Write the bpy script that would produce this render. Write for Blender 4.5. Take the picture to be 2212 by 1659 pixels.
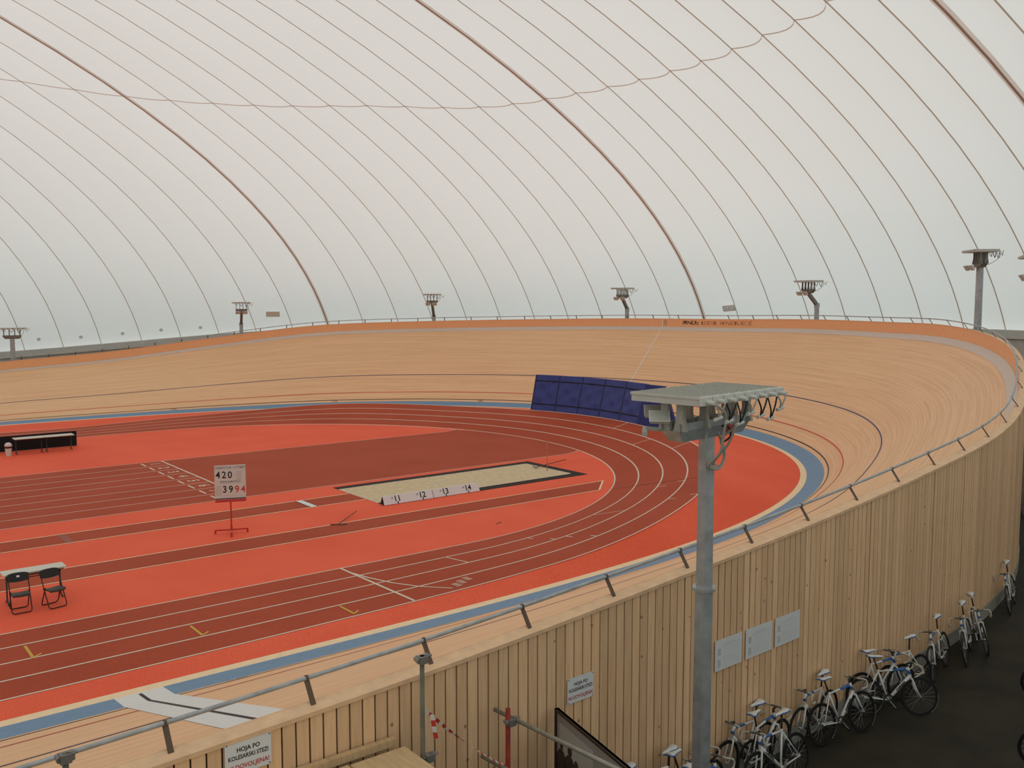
import bpy, bmesh, math, random
from math import sin, cos, pi, radians as RAD, sqrt, atan2, hypot
from mathutils import Vector, Matrix

random.seed(7)
scene = bpy.context.scene
for _o in list(bpy.data.objects):
    bpy.data.objects.remove(_o, do_unlink=True)
COL = scene.collection

# ------------------------------------------------------------------ camera
EYE_Z = 6.8815
cam_d = bpy.data.cameras.new('camera')
cam = bpy.data.objects.new('camera', cam_d)
COL.objects.link(cam)
cam_d.sensor_fit = 'HORIZONTAL'
cam_d.sensor_width = 36.0
cam_d.lens = 36.0 * 1998.42 / 2212.0
cam_d.clip_start = 0.05
cam_d.clip_end = 500
_p, _y = 0.0880604, 0.6632317
cam.location = (0, 0, EYE_Z)
_f = Vector((sin(_y) * cos(_p), cos(_y) * cos(_p), -sin(_p)))
_r = Vector((cos(_y), -sin(_y), 0))
_u = _r.cross(_f)
cam.rotation_euler = Matrix((_r, _u, -_f)).transposed().to_euler()
scene.camera = cam

# ------------------------------------------------------------------ sky (overcast day outside the membrane)
world = bpy.data.worlds.new('overcast_sky')
scene.world = world
world.use_nodes = True
wn = world.node_tree
wn.nodes.clear()
w_out = wn.nodes.new('ShaderNodeOutputWorld')
w_bg = wn.nodes.new('ShaderNodeBackground')
w_tc = wn.nodes.new('ShaderNodeTexCoord')
w_sep = wn.nodes.new('ShaderNodeSeparateXYZ')
w_map = wn.nodes.new('ShaderNodeMapRange')
w_map.inputs['From Min'].default_value = 0.0
w_map.inputs['From Max'].default_value = 1.0
w_map.inputs['To Min'].default_value = 0.70
w_map.inputs['To Max'].default_value = 2.6
w_mul = wn.nodes.new('ShaderNodeMath')
w_mul.operation = 'MULTIPLY'
w_mul.inputs[1].default_value = 1.0
w_bg.inputs['Color'].default_value = (0.985, 1.0, 1.0, 1)
wn.links.new(w_tc.outputs['Generated'], w_sep.inputs[0])
wn.links.new(w_sep.outputs['Z'], w_map.inputs['Value'])
wn.links.new(w_map.outputs[0], w_mul.inputs[0])
wn.links.new(w_mul.outputs[0], w_bg.inputs['Strength'])
wn.links.new(w_bg.outputs[0], w_out.inputs['Surface'])

# ------------------------------------------------------------------ exposure
vs = scene.view_settings
vs.view_transform = 'Standard'
vs.look = 'None'
vs.gamma = 1.0
vs.use_curve_mapping = False
vs.exposure = -0.58

# ================================================================== materials
def lin(c):
    return tuple(((v / 255.0) / 12.92 if v / 255.0 <= 0.04045 else ((v / 255.0 + 0.055) / 1.055) ** 2.4) for v in c)

MATS = {}

def mat(name, col, rough=0.6, metal=0.0, noise=0.0, nscale=20.0, stretch=(1, 1, 1), bump=0.0, spec=0.3, rand=0.0):
    """principled material with soft procedural colour variation in object space"""
    if name in MATS:
        return MATS[name]
    m = bpy.data.materials.new(name)
    m.use_nodes = True
    nt = m.node_tree
    b = nt.nodes['Principled BSDF']
    c = lin(col) if max(col) > 1.5 else col
    b.inputs['Base Color'].default_value = (*c, 1)
    b.inputs['Roughness'].default_value = rough
    b.inputs['Metallic'].default_value = metal
    b.inputs['Specular IOR Level'].default_value = spec
    if noise > 0 or bump > 0 or rand > 0:
        tc = nt.nodes.new('ShaderNodeNewGeometry')
        mp = nt.nodes.new('ShaderNodeMapping')
        mp.inputs['Scale'].default_value = stretch
        nz = nt.nodes.new('ShaderNodeTexNoise')
        nz.inputs['Scale'].default_value = nscale
        nz.inputs['Detail'].default_value = 4
        nt.links.new(tc.outputs['Position'], mp.inputs['Vector'])
        nt.links.new(mp.outputs[0], nz.inputs['Vector'])
        mr = nt.nodes.new('ShaderNodeMapRange')
        mr.inputs['From Min'].default_value = 0.3
        mr.inputs['From Max'].default_value = 0.7
        mr.inputs['To Min'].default_value = 1 - noise
        mr.inputs['To Max'].default_value = 1 + noise
        nt.links.new(nz.outputs['Fac'], mr.inputs['Value'])
        val = mr.outputs[0]
        if rand > 0:
            oi = nt.nodes.new('ShaderNodeObjectInfo')
            m2 = nt.nodes.new('ShaderNodeMapRange')
            m2.inputs['To Min'].default_value = 1 - rand
            m2.inputs['To Max'].default_value = 1 + rand
            nt.links.new(oi.outputs['Random'], m2.inputs['Value'])
            mm = nt.nodes.new('ShaderNodeMath')
            mm.operation = 'MULTIPLY'
            nt.links.new(val, mm.inputs[0])
            nt.links.new(m2.outputs[0], mm.inputs[1])
            val = mm.outputs[0]
        vm = nt.nodes.new('ShaderNodeVectorMath')
        vm.operation = 'SCALE'
        vm.inputs[0].default_value = c
        nt.links.new(val, vm.inputs['Scale'])
        nt.links.new(vm.outputs[0], b.inputs['Base Color'])
        if bump > 0:
            bp = nt.nodes.new('ShaderNodeBump')
            bp.inputs['Strength'].default_value = bump
            bp.inputs['Distance'].default_value = 0.01
            nt.links.new(nz.outputs['Fac'], bp.inputs['Height'])
            nt.links.new(bp.outputs[0], b.inputs['Normal'])
    MATS[name] = m
    return m


def mat_track_wood():
    """narrow laths laid along the lap: u = metres along, v = metres across (UV)"""
    m = bpy.data.materials.new('track_lath_wood')
    m.use_nodes = True
    nt = m.node_tree
    L = nt.links
    b = nt.nodes['Principled BSDF']
    b.inputs['Roughness'].default_value = 0.55
    b.inputs['Specular IOR Level'].default_value = 0.25
    uv = nt.nodes.new('ShaderNodeUVMap')
    sp = nt.nodes.new('ShaderNodeSeparateXYZ')
    L.new(uv.outputs[0], sp.inputs[0])
    def math_(op, a, bb=None):
        n = nt.nodes.new('ShaderNodeMath')
        n.operation = op
        for i, v in enumerate((a, bb)):
            if v is None:
                continue
            if isinstance(v, (int, float)):
                n.inputs[i].default_value = v
            else:
                L.new(v, n.inputs[i])
        return n.outputs[0]
    row = math_('FLOOR', math_('MULTIPLY', sp.outputs['Y'], 25.0))
    w1 = nt.nodes.new('ShaderNodeTexWhiteNoise')
    w1.noise_dimensions = '1D'
    L.new(row, w1.inputs['W'])
    seg = math_('FLOOR', math_('ADD', math_('MULTIPLY', sp.outputs['X'], 0.28), math_('MULTIPLY', w1.outputs['Value'], 7.0)))
    cb = nt.nodes.new('ShaderNodeCombineXYZ')
    L.new(row, cb.inputs['X'])
    L.new(seg, cb.inputs['Y'])
    w2 = nt.nodes.new('ShaderNodeTexWhiteNoise')
    w2.noise_dimensions = '2D'
    L.new(cb.outputs[0], w2.inputs['Vector'])
    mp = nt.nodes.new('ShaderNodeMapping')
    mp.inputs['Scale'].default_value = (0.35, 6.0, 1)
    L.new(uv.outputs[0], mp.inputs['Vector'])
    nz = nt.nodes.new('ShaderNodeTexNoise')
    nz.inputs['Scale'].default_value = 1.2
    nz.inputs['Detail'].default_value = 5
    L.new(mp.outputs[0], nz.inputs['Vector'])
    f = math_('ADD', math_('MULTIPLY', w2.outputs['Value'], 0.6), math_('MULTIPLY', nz.outputs['Fac'], 0.55))
    rp = nt.nodes.new('ShaderNodeValToRGB')
    e = rp.color_ramp.elements
    e[0].position = 0.12
    e[0].color = (*TRACK_D, 1)
    e[1].position = 0.95
    e[1].color = (*TRACK_L, 1)
    mid = rp.color_ramp.elements.new(0.5)
    mid.color = (*TRACK_M, 1)
    L.new(f, rp.inputs['Fac'])
    L.new(rp.outputs['Color'], b.inputs['Base Color'])
    return m


TRACK_D = (0.71, 0.415, 0.22)
TRACK_M = (0.79, 0.475, 0.26)
TRACK_L = (0.87, 0.55, 0.325)


def mat_board():
    """planed larch boards: vertical grain, a few knots, a tint per board"""
    m = bpy.data.materials.new('cladding_larch')
    m.use_nodes = True
    nt = m.node_tree
    L = nt.links
    b = nt.nodes['Principled BSDF']
    b.inputs['Roughness'].default_value = 0.6
    b.inputs['Specular IOR Level'].default_value = 0.25
    ge = nt.nodes.new('ShaderNodeNewGeometry')
    oi = nt.nodes.new('ShaderNodeObjectInfo')
    mp = nt.nodes.new('ShaderNodeMapping')
    mp.inputs['Scale'].default_value = (14, 14, 1.1)
    L.new(ge.outputs['Position'], mp.inputs['Vector'])
    nz = nt.nodes.new('ShaderNodeTexNoise')
    nz.inputs['Scale'].default_value = 1.6
    nz.inputs['Detail'].default_value = 5
    L.new(mp.outputs[0], nz.inputs['Vector'])
    rp = nt.nodes.new('ShaderNodeValToRGB')
    e = rp.color_ramp.elements
    e[0].position = 0.25
    e[0].color = (0.78, 0.48, 0.255, 1)
    e[1].position = 0.8
    e[1].color = (0.92, 0.635, 0.395, 1)
    L.new(nz.outputs['Fac'], rp.inputs['Fac'])
    hs = nt.nodes.new('ShaderNodeHueSaturation')
    mr = nt.nodes.new('ShaderNodeMapRange')
    mr.inputs['To Min'].default_value = 0.88
    mr.inputs['To Max'].default_value = 1.08
    L.new(oi.outputs['Random'], mr.inputs['Value'])
    L.new(mr.outputs[0], hs.inputs['Value'])
    L.new(rp.outputs['Color'], hs.inputs['Color'])
    m2 = nt.nodes.new('ShaderNodeMapping')
    m2.inputs['Scale'].default_value = (5.0, 5.0, 4.2)
    L.new(ge.outputs['Position'], m2.inputs['Vector'])
    vo = nt.nodes.new('ShaderNodeTexVoronoi')
    vo.inputs['Scale'].default_value = 1.0
    L.new(m2.outputs[0], vo.inputs['Vector'])
    kn = nt.nodes.new('ShaderNodeMapRange')
    kn.inputs['From Min'].default_value = 0.07
    kn.inputs['From Max'].default_value = 0.13
    kn.inputs['To Min'].default_value = 0.7
    kn.inputs['To Max'].default_value = 0.0
    L.new(vo.outputs['Distance'], kn.inputs['Value'])
    mx = nt.nodes.new('ShaderNodeMix')
    mx.data_type = 'RGBA'
    sc_ = nt.nodes.new('ShaderNodeSeparateColor')
    L.new(vo.outputs['Color'], sc_.inputs[0])
    gt = nt.nodes.new('ShaderNodeMath')
    gt.operation = 'GREATER_THAN'
    gt.inputs[1].default_value = 0.62
    L.new(sc_.outputs[0], gt.inputs[0])
    mk = nt.nodes.new('ShaderNodeMath')
    mk.operation = 'MULTIPLY'
    L.new(kn.outputs[0], mk.inputs[0])
    L.new(gt.outputs[0], mk.inputs[1])
    L.new(mk.outputs[0], mx.inputs['Factor'])
    L.new(hs.outputs[0], mx.inputs[6])
    mx.inputs[7].default_value = (0.20, 0.075, 0.03, 1)
    L.new(mx.outputs[2], b.inputs['Base Color'])
    return m


def mat_rubber(name, col, col2):
    """granulated rubber: fine two-tone speckle with faint wear"""
    m = bpy.data.materials.new(name)
    m.use_nodes = True
    nt = m.node_tree
    L = nt.links
    b = nt.nodes['Principled BSDF']
    b.inputs['Roughness'].default_value = 0.8
    b.inputs['Specular IOR Level'].default_value = 0.2
    ge = nt.nodes.new('ShaderNodeNewGeometry')
    n1 = nt.nodes.new('ShaderNodeTexNoise')
    n1.inputs['Scale'].default_value = 28
    n1.inputs['Detail'].default_value = 3
    n2 = nt.nodes.new('ShaderNodeTexNoise')
    n2.inputs['Scale'].default_value = 0.35
    n2.inputs['Detail'].default_value = 4
    L.new(ge.outputs['Position'], n1.inputs['Vector'])
    L.new(ge.outputs['Position'], n2.inputs['Vector'])
    a = nt.nodes.new('ShaderNodeMath')
    a.operation = 'MULTIPLY_ADD'
    a.inputs[1].default_value = 0.75
    L.new(n1.outputs['Fac'], a.inputs[0])
    s = nt.nodes.new('ShaderNodeMath')
    s.operation = 'MULTIPLY'
    s.inputs[1].default_value = 0.45
    L.new(n2.outputs['Fac'], s.inputs[0])
    L.new(s.outputs[0], a.inputs[2])
    rp = nt.nodes.new('ShaderNodeValToRGB')
    rp.color_ramp.elements[0].position = 0.42
    rp.color_ramp.elements[0].color = (*col, 1)
    rp.color_ramp.elements[1].position = 0.78
    rp.color_ramp.elements[1].color = (*col2, 1)
    L.new(a.outputs[0], rp.inputs['Fac'])
    L.new(rp.outputs['Color'], b.inputs['Base Color'])
    return m


def mat_membrane():
    m = bpy.data.materials.new('dome_membrane')
    m.use_nodes = True
    nt = m.node_tree
    nt.nodes.clear()
    o = nt.nodes.new('ShaderNodeOutputMaterial')
    tr = nt.nodes.new('ShaderNodeBsdfTranslucent')
    df = nt.nodes.new('ShaderNodeBsdfDiffuse')
    mx = nt.nodes.new('ShaderNodeMixShader')
    ge = nt.nodes.new('ShaderNodeNewGeometry')
    nz = nt.nodes.new('ShaderNodeTexNoise')
    nz.inputs['Scale'].default_value = 0.12
    nz.inputs['Detail'].default_value = 4
    nt.links.new(ge.outputs['Position'], nz.inputs['Vector'])
    rp = nt.nodes.new('ShaderNodeValToRGB')
    rp.color_ramp.elements[0].color = (0.755, 0.795, 0.758, 1)
    rp.color_ramp.elements[1].color = (0.80, 0.84, 0.81, 1)
    nt.links.new(nz.outputs['Fac'], rp.inputs['Fac'])
    nt.links.new(rp.outputs['Color'], tr.inputs['Color'])
    df.inputs['Color'].default_value = (0.80, 0.80, 0.775, 1)
    mx.inputs[0].default_value = 0.45
    nt.links.new(tr.outputs[0], mx.inputs[1])
    nt.links.new(df.outputs[0], mx.inputs[2])
    nt.links.new(mx.outputs[0], o.inputs['Surface'])
    return m


def mat_fabric(name, col, f=0.55):
    m = bpy.data.materials.new(name)
    m.use_nodes = True
    nt = m.node_tree
    nt.nodes.clear()
    o = nt.nodes.new('ShaderNodeOutputMaterial')
    tr = nt.nodes.new('ShaderNodeBsdfTranslucent')
    df = nt.nodes.new('ShaderNodeBsdfDiffuse')
    mx = nt.nodes.new('ShaderNodeMixShader')
    ge = nt.nodes.new('ShaderNodeNewGeometry')
    nz = nt.nodes.new('ShaderNodeTexNoise')
    nz.inputs['Scale'].default_value = 2.0
    nt.links.new(ge.outputs['Position'], nz.inputs['Vector'])
    rp = nt.nodes.new('ShaderNodeValToRGB')
    rp.color_ramp.elements[0].color = (*[c * .93 for c in col], 1)
    rp.color_ramp.elements[1].color = (*[min(1, c * 1.05) for c in col], 1)
    nt.links.new(nz.outputs['Fac'], rp.inputs['Fac'])
    for b in (tr, df):
        nt.links.new(rp.outputs['Color'], b.inputs['Color'])
    mx.inputs[0].default_value = 1 - f
    nt.links.new(tr.outputs[0], mx.inputs[1])
    nt.links.new(df.outputs[0], mx.inputs[2])
    nt.links.new(mx.outputs[0], o.inputs['Surface'])
    return m


M_TRACK = mat_track_wood()
M_BOARD = mat_board()
M_RED = mat_rubber('red_rubber', (0.78, 0.100, 0.046), (0.93, 0.155, 0.078))
M_BROWN = mat_rubber('brown_rubber', (0.36, 0.056, 0.022), (0.475, 0.082, 0.036))
M_MEMB = mat_membrane()
M_LINE = mat('white_marking_paint', (0.72, 0.60, 0.48), 0.7, noise=0.08, nscale=30)
M_CREAM = mat('cream_strip', (0.90, 0.67, 0.42), 0.6, noise=0.05, nscale=6)
M_BLUE = mat('blue_band_paint', (0.165, 0.275, 0.41), 0.6, noise=0.06, nscale=8)
M_TLBLACK = mat('black_line_paint', (0.025, 0.02, 0.02), 0.6)
M_TLRED = mat('red_line_paint', (0.62, 0.06, 0.045), 0.6)
M_TLBLUE = mat('navy_line_paint', (0.055, 0.05, 0.13), 0.6)
M_GREYBAND = mat('grey_band_paint', (0.66, 0.56, 0.485), 0.6, noise=0.04, nscale=5)
M_WHITEBAND = mat('white_band_paint', (0.74, 0.73, 0.70), 0.6, noise=0.04, nscale=15)
M_ORANGE = mat('orange_plywood', (0.90, 0.46, 0.22), 0.5, noise=0.05, nscale=5, stretch=(1, 1, 4))
M_CAP = mat('pale_planed_wood', (0.80, 0.53, 0.32), 0.6, noise=0.10, nscale=6)
M_DARKFLOOR = mat('dark_service_floor', (0.024, 0.020, 0.012), 0.75, noise=0.35, nscale=1.3, spec=0.25)
M_CONC = mat('grey_concrete', (0.55, 0.51, 0.475), 0.85, noise=0.10, nscale=2.5)
M_CONCL = mat('pale_concrete_beam', (0.58, 0.57, 0.53), 0.85, noise=0.05, nscale=2.5)
M_SEAM = mat_fabric('seam_cable', (0.60, 0.50, 0.41))
M_SEAMH = mat_fabric('heavy_seam_webbing', (0.46, 0.32, 0.27))
M_SEAMW = mat_fabric('heavy_seam_overlap', (0.85, 0.76, 0.70), .7)
M_GALV = mat('galvanised_steel', (0.40, 0.42, 0.43), 0.45, metal=0.5, noise=0.18, nscale=7, spec=0.4)
M_GALVD = mat('weathered_steel', (0.24, 0.225, 0.205), 0.55, metal=0.4, noise=0.12, nscale=6)
M_ALU = mat('pale_lamp_housing', (0.56, 0.555, 0.50), 0.5, noise=0.05, nscale=12)
M_GLASS = mat('lamp_glass', (0.42, 0.42, 0.38), 0.25, spec=0.6)
M_CABLEG = mat('grey_cable', (0.42, 0.41, 0.36), 0.6)
M_CABLEB = mat('black_cable', (0.02, 0.02, 0.02), 0.5)
M_PLUG = mat('white_connector', (0.62, 0.62, 0.57), 0.5)
M_REDTAG = mat('red_tag', (0.45, 0.05, 0.07), 0.6)
M_BLUEMAT = mat('navy_blue_vinyl', (0.022, 0.034, 0.21), 0.42, noise=0.12, nscale=4, bump=0.3, spec=0.4)
M_BLUEMAT2 = mat('dark_blue_vinyl', (0.022, 0.028, 0.16), 0.45, noise=0.1, nscale=4)
M_STRAP = mat('black_strap', (0.012, 0.012, 0.02), 0.6)
M_SAND = mat('pit_sand', (0.64, 0.51, 0.32), 0.95, noise=0.12, nscale=5, bump=0.6)
M_PITB = mat('black_rubber_border', (0.022, 0.013, 0.008), 0.8, noise=0.25, nscale=3)
M_WHITE = mat('white_panel', (0.66, 0.65, 0.60), 0.5)
M_PAPER = mat('white_paper', (0.74, 0.75, 0.76), 0.7)
M_INK = mat('black_ink', (0.02, 0.02, 0.022), 0.6)
M_INKG = mat('grey_ink', (0.33, 0.34, 0.36), 0.7)
M_INKR = mat('red_ink', (0.55, 0.06, 0.06), 0.6)
M_INKO = mat('brown_ink', (0.30, 0.115, 0.045), 0.6)
M_REDSTEEL = mat('red_painted_steel', (0.55, 0.04, 0.03), 0.45)
M_RUSTRED = mat('worn_red_steel', (0.30, 0.035, 0.02), 0.6, noise=0.25, nscale=9)
M_GREENSTEEL = mat('dark_green_steel', (0.055, 0.06, 0.04), 0.5)
M_BROWNTUBE = mat('dark_brown_tube', (0.035, 0.012, 0.010), 0.45)
M_BLACKPAD = mat('black_vinyl_pad', (0.016, 0.016, 0.016), 0.45)
M_SEATPAD = mat('grey_vinyl_seat', (0.05, 0.048, 0.04), 0.4)
M_BLACK = mat('matt_black', (0.010, 0.010, 0.012), 0.8)
M_POST = mat('brown_steel_post', (0.13, 0.085, 0.055), 0.6, noise=0.1, nscale=8)
M_YEL = mat('yellow_marking_paint', (0.62, 0.36, 0.055), 0.7)
M_STICK = mat('wooden_handle', (0.22, 0.09, 0.05), 0.6)
M_FLAGR = mat('faded_red_pole', (0.55, 0.20, 0.12), 0.6)
M_BW = mat('bike_white', (0.70, 0.70, 0.68), 0.3, spec=0.5)
M_BBLUE = mat('bike_blue', (0.03, 0.13, 0.42), 0.35, spec=0.5)
M_TYRE = mat('black_tyre', (0.012, 0.012, 0.012), 0.6)
M_RIM = mat('dark_rim', (0.035, 0.035, 0.037), 0.3, metal=0.6)
M_RIMSH = mat('silver_spoke', (0.30, 0.30, 0.31), 0.35, metal=0.7)
M_TAPE = mat('cream_bar_tape', (0.50, 0.46, 0.38), 0.7)
M_BBLACK = mat('bike_black', (0.018, 0.016, 0.015), 0.4)
M_SILV = mat('silver_alloy', (0.48, 0.48, 0.48), 0.35, metal=0.7)
M_PLANK = mat('scaffold_plank', (0.62, 0.43, 0.235), 0.7, noise=0.14, nscale=3.0, stretch=(6, 1, 1))
M_PHOTO = mat('grey_photo_print', (0.33, 0.30, 0.285), 0.5, noise=0.06, nscale=3)
M_PHOTOS = mat('pale_sky_print', (0.46, 0.45, 0.42), 0.5)
M_PHOTOD = mat('dark_figures_print', (0.045, 0.032, 0.03), 0.5, noise=0.2, nscale=9)
M_PHOTOF = mat('mid_grey_print', (0.20, 0.165, 0.15), 0.5)
M_FRAME = mat('dark_picture_frame', (0.035, 0.022, 0.015), 0.4)
M_TAPEW = mat('white_barrier_tape', (0.70, 0.66, 0.60), 0.5)
M_TAPER = mat('red_barrier_tape', (0.60, 0.05, 0.04), 0.5)
M_TAN = mat_fabric('sign_shadow_tan', (0.80, 0.70, 0.60), .7)
M_SPOT = mat_fabric('grey_patch', (0.80, 0.81, 0.77), .7)

# ================================================================== helpers
def spline(pts, k=5):
    P = [Vector(p) for p in pts]
    out = []
    for i in range(len(P) - 1):
        p0, p1, p2, p3 = P[max(0, i - 1)], P[i], P[i + 1], P[min(len(P) - 1, i + 2)]
        for j in range(k):
            t = j / k
            out.append(0.5 * ((2 * p1) + (p2 - p0) * t + (2 * p0 - 5 * p1 + 4 * p2 - p3) * t * t + (3 * p1 - p0 - 3 * p2 + p3) * t ** 3))
    out.append(P[-1])
    return out


class MB:
    def __init__(self):
        self.v, self.f, self.uv, self.mi = [], [], [], []
        self.m = 0
    def vert(self, p):
        self.v.append((float(p[0]), float(p[1]), float(p[2])))
        return len(self.v) - 1
    def face(self, idx, uv=None):
        self.f.append(tuple(idx))
        self.uv.append(uv)
        self.mi.append(self.m)
    def quad(self, a, b, c, d, uv=None):
        i = [self.vert(p) for p in (a, b, c, d)]
        self.face(i, uv)
    def poly(self, pts):
        self.face([self.vert(p) for p in pts])
    def hexa(self, c):
        """8 corners: bottom 4 ccw, top 4 ccw"""
        i = [self.vert(p) for p in c]
        for f in ((3, 2, 1, 0), (4, 5, 6, 7), (0, 1, 5, 4), (1, 2, 6, 5), (2, 3, 7, 6), (3, 0, 4, 7)):
            self.face([i[k] for k in f])
    def box(self, x0, x1, y0, y1, z0, z1):
        self.hexa([(x0, y0, z0), (x1, y0, z0), (x1, y1, z0), (x0, y1, z0), (x0, y0, z1), (x1, y0, z1), (x1, y1, z1), (x0, y1, z1)])
    def bar(self, a, b, w, h, up=(0, 0, 1)):
        """rectangular bar between a and b; w across, h along up"""
        a, b = Vector(a), Vector(b)
        d = (b - a).normalized()
        u = Vector(up)
        s = d.cross(u)
        if s.length < 1e-5:
            s = d.cross(Vector((1, 0, 0)))
        s.normalize()
        u = s.cross(d).normalized()
        c = []
        for p in (a, b):
            c.append([p - s * w / 2 - u * h / 2, p + s * w / 2 - u * h / 2, p + s * w / 2 + u * h / 2, p - s * w / 2 + u * h / 2])
        self.hexa(c[0] + c[1])
    def tube(self, pts, r, n=8, cap=True, closed=False):
        pts = [Vector(p) for p in pts]
        k = len(pts)
        rr = r if isinstance(r, (list, tuple)) else [r] * k
        rings = []
        prev = None
        for i, p in enumerate(pts):
            if closed:
                d = pts[(i + 1) % k] - pts[(i - 1) % k]
            elif i == 0:
                d = pts[1] - p
            elif i == k - 1:
                d = p - pts[i - 1]
            else:
                d = (pts[i + 1] - p).normalized() + (p - pts[i - 1]).normalized()
            d.normalize()
            if prev is None:
                a = Vector((0, 0, 1)) if abs(d.z) < 0.9 else Vector((1, 0, 0))
                s = d.cross(a).normalized()
            else:
                s = prev - d * prev.dot(d)
                if s.length < 1e-6:
                    s = d.cross(Vector((0, 1, 0)))
                s.normalize()
            prev = s
            t = d.cross(s)
            rings.append([self.vert(p + (s * cos(2 * pi * j / n) + t * sin(2 * pi * j / n)) * rr[i]) for j in range(n)])
        rng = range(k if closed else k - 1)
        for i in rng:
            a, b = rings[i], rings[(i + 1) % k]
            for j in range(n):
                self.face([a[j], a[(j + 1) % n], b[(j + 1) % n], b[j]])
        if cap and not closed:
            self.face(rings[0][::-1])
            self.face(rings[-1])
    def prism(self, prof, a, b):
        """extrude polygon prof (list of 3d offsets) from a to b"""
        a, b = Vector(a), Vector(b)
        n = len(prof)
        i0 = [self.vert(a + Vector(p)) for p in prof]
        i1 = [self.vert(b + Vector(p)) for p in prof]
        for k in range(n):
            self.face([i0[k], i0[(k + 1) % n], i1[(k + 1) % n], i1[k]])
        self.face(i0[::-1])
        self.face(i1)
    def lathe(self, prof, c, n=20):
        """prof: (r,z) list about vertical axis through c"""
        rings = []
        for r, z in prof:
            rings.append([self.vert((c[0] + r * cos(2 * pi * j / n), c[1] + r * sin(2 * pi * j / n), c[2] + z)) for j in range(n)])
        for a, b in zip(rings, rings[1:]):
            for j in range(n):
                self.face([a[j], a[(j + 1) % n], b[(j + 1) % n], b[j]])
        self.face(rings[0][::-1])
        self.face(rings[-1])
    def mesh(self, name, mats, smooth=False):
        me = bpy.data.meshes.new(name)
        me.from_pydata(self.v, [], self.f)
        if any(u is not None for u in self.uv):
            ul = me.uv_layers.new(name='UVMap')
            for pi_, p in enumerate(me.polygons):
                u = self.uv[pi_]
                if u:
                    for k, li in enumerate(p.loop_indices):
                        ul.data[li].uv = u[k]
        if not isinstance(mats, (list, tuple)):
            mats = [mats]
        for m in mats:
            me.materials.append(m)
        if len(mats) > 1:
            for pi_, p in enumerate(me.polygons):
                p.material_index = self.mi[pi_]
        if smooth:
            for p in me.polygons:
                p.use_smooth = True
        me.update()
        return me
    def obj(self, name, mats, parent=None, smooth=False, loc=None):
        o = bpy.data.objects.new(name, self.mesh(name, mats, smooth))
        COL.objects.link(o)
        if parent is not None:
            o.parent = parent
        if loc is not None:
            o.location = loc
        return o


def structure(o, label=None, cat=None):
    o['kind'] = 'structure'
    if label:
        o['label'] = label
    if cat:
        o['category'] = cat
    return o


def tag(o, label, cat, group=None):
    o['label'] = label
    o['category'] = cat
    if group:
        o['group'] = group
    return o


def empty(name, loc=(0, 0, 0), rz=0.0):
    o = bpy.data.objects.new(name, None)
    COL.objects.link(o)
    o.location = loc
    o.rotation_euler = (0, 0, rz)
    o.empty_display_size = 0.2
    return o


def copy_tree(o, parent=None):
    c = o.copy()
    COL.objects.link(c)
    c.parent = parent
    for ch in list(o.children):
        copy_tree(ch, c)
    return c


def text_geo(s, size=1.0, align='CENTER', bold=0.0, sx=1.0):
    """flat text as (verts, faces) in its own xy plane"""
    cu = bpy.data.curves.new('txt', 'FONT')
    cu.body = s
    cu.size = size
    cu.align_x = align
    cu.align_y = 'CENTER'
    cu.offset = bold
    cu.resolution_u = 3
    ob = bpy.data.objects.new('txt', cu)
    COL.objects.link(ob)
    dg = bpy.context.evaluated_depsgraph_get()
    dg.update()
    me = bpy.data.meshes.new_from_object(ob.evaluated_get(dg))
    v = [(p.co.x * sx, p.co.y) for p in me.vertices]
    f = [tuple(p.vertices) for p in me.polygons]
    bpy.data.objects.remove(ob, do_unlink=True)
    bpy.data.curves.remove(cu)
    bpy.data.meshes.remove(me)
    return v, f


def text_on(mb, s, size, origin, ex, ey, lift=0.003, align='CENTER', bold=0.0, sx=1.0):
    v, f = text_geo(s, size, align, bold, sx)
    ex, ey = Vector(ex).normalized(), Vector(ey).normalized()
    n = ex.cross(ey)
    o = Vector(origin) + n * lift
    k = len(mb.v)
    for a, b in v:
        mb.vert(o + ex * a + ey * b)
    for q in f:
        mb.face([i + k for i in q])


def interp(x, xs, ys):
    if x <= xs[0]:
        return ys[0]
    if x >= xs[-1]:
        return ys[-1]
    for i in range(len(xs) - 1):
        if x <= xs[i + 1]:
            t = (x - xs[i]) / (xs[i + 1] - xs[i])
            return ys[i] + t * (ys[i + 1] - ys[i])


def smooth_interp(x, xs, ys):
    """catmull-rom style smooth interpolation"""
    if x <= xs[0]:
        return ys[0]
    if x >= xs[-1]:
        return ys[-1]
    for i in range(len(xs) - 1):
        if x <= xs[i + 1]:
            h = xs[i + 1] - xs[i]
            t = (x - xs[i]) / h
            m0 = (ys[i + 1] - ys[i - 1]) / (xs[i + 1] - xs[i - 1]) if i > 0 else (ys[1] - ys[0]) / h
            m1 = (ys[i + 2] - ys[i]) / (xs[i + 2] - xs[i]) if i + 2 < len(xs) else (ys[-1] - ys[-2]) / h
            return ((2 * t ** 3 - 3 * t * t + 1) * ys[i] + (t ** 3 - 2 * t * t + t) * h * m0
                    + (-2 * t ** 3 + 3 * t * t) * ys[i + 1] + (t ** 3 - t * t) * h * m1)

# ================================================================== geometry of the velodrome
KS = 0.9615
RT, LT, X0, Y0 = 19.8125 * KS, 28.602 * KS, 7.6609 * KS, 17.453 * KS
X_END = -30.0


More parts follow.
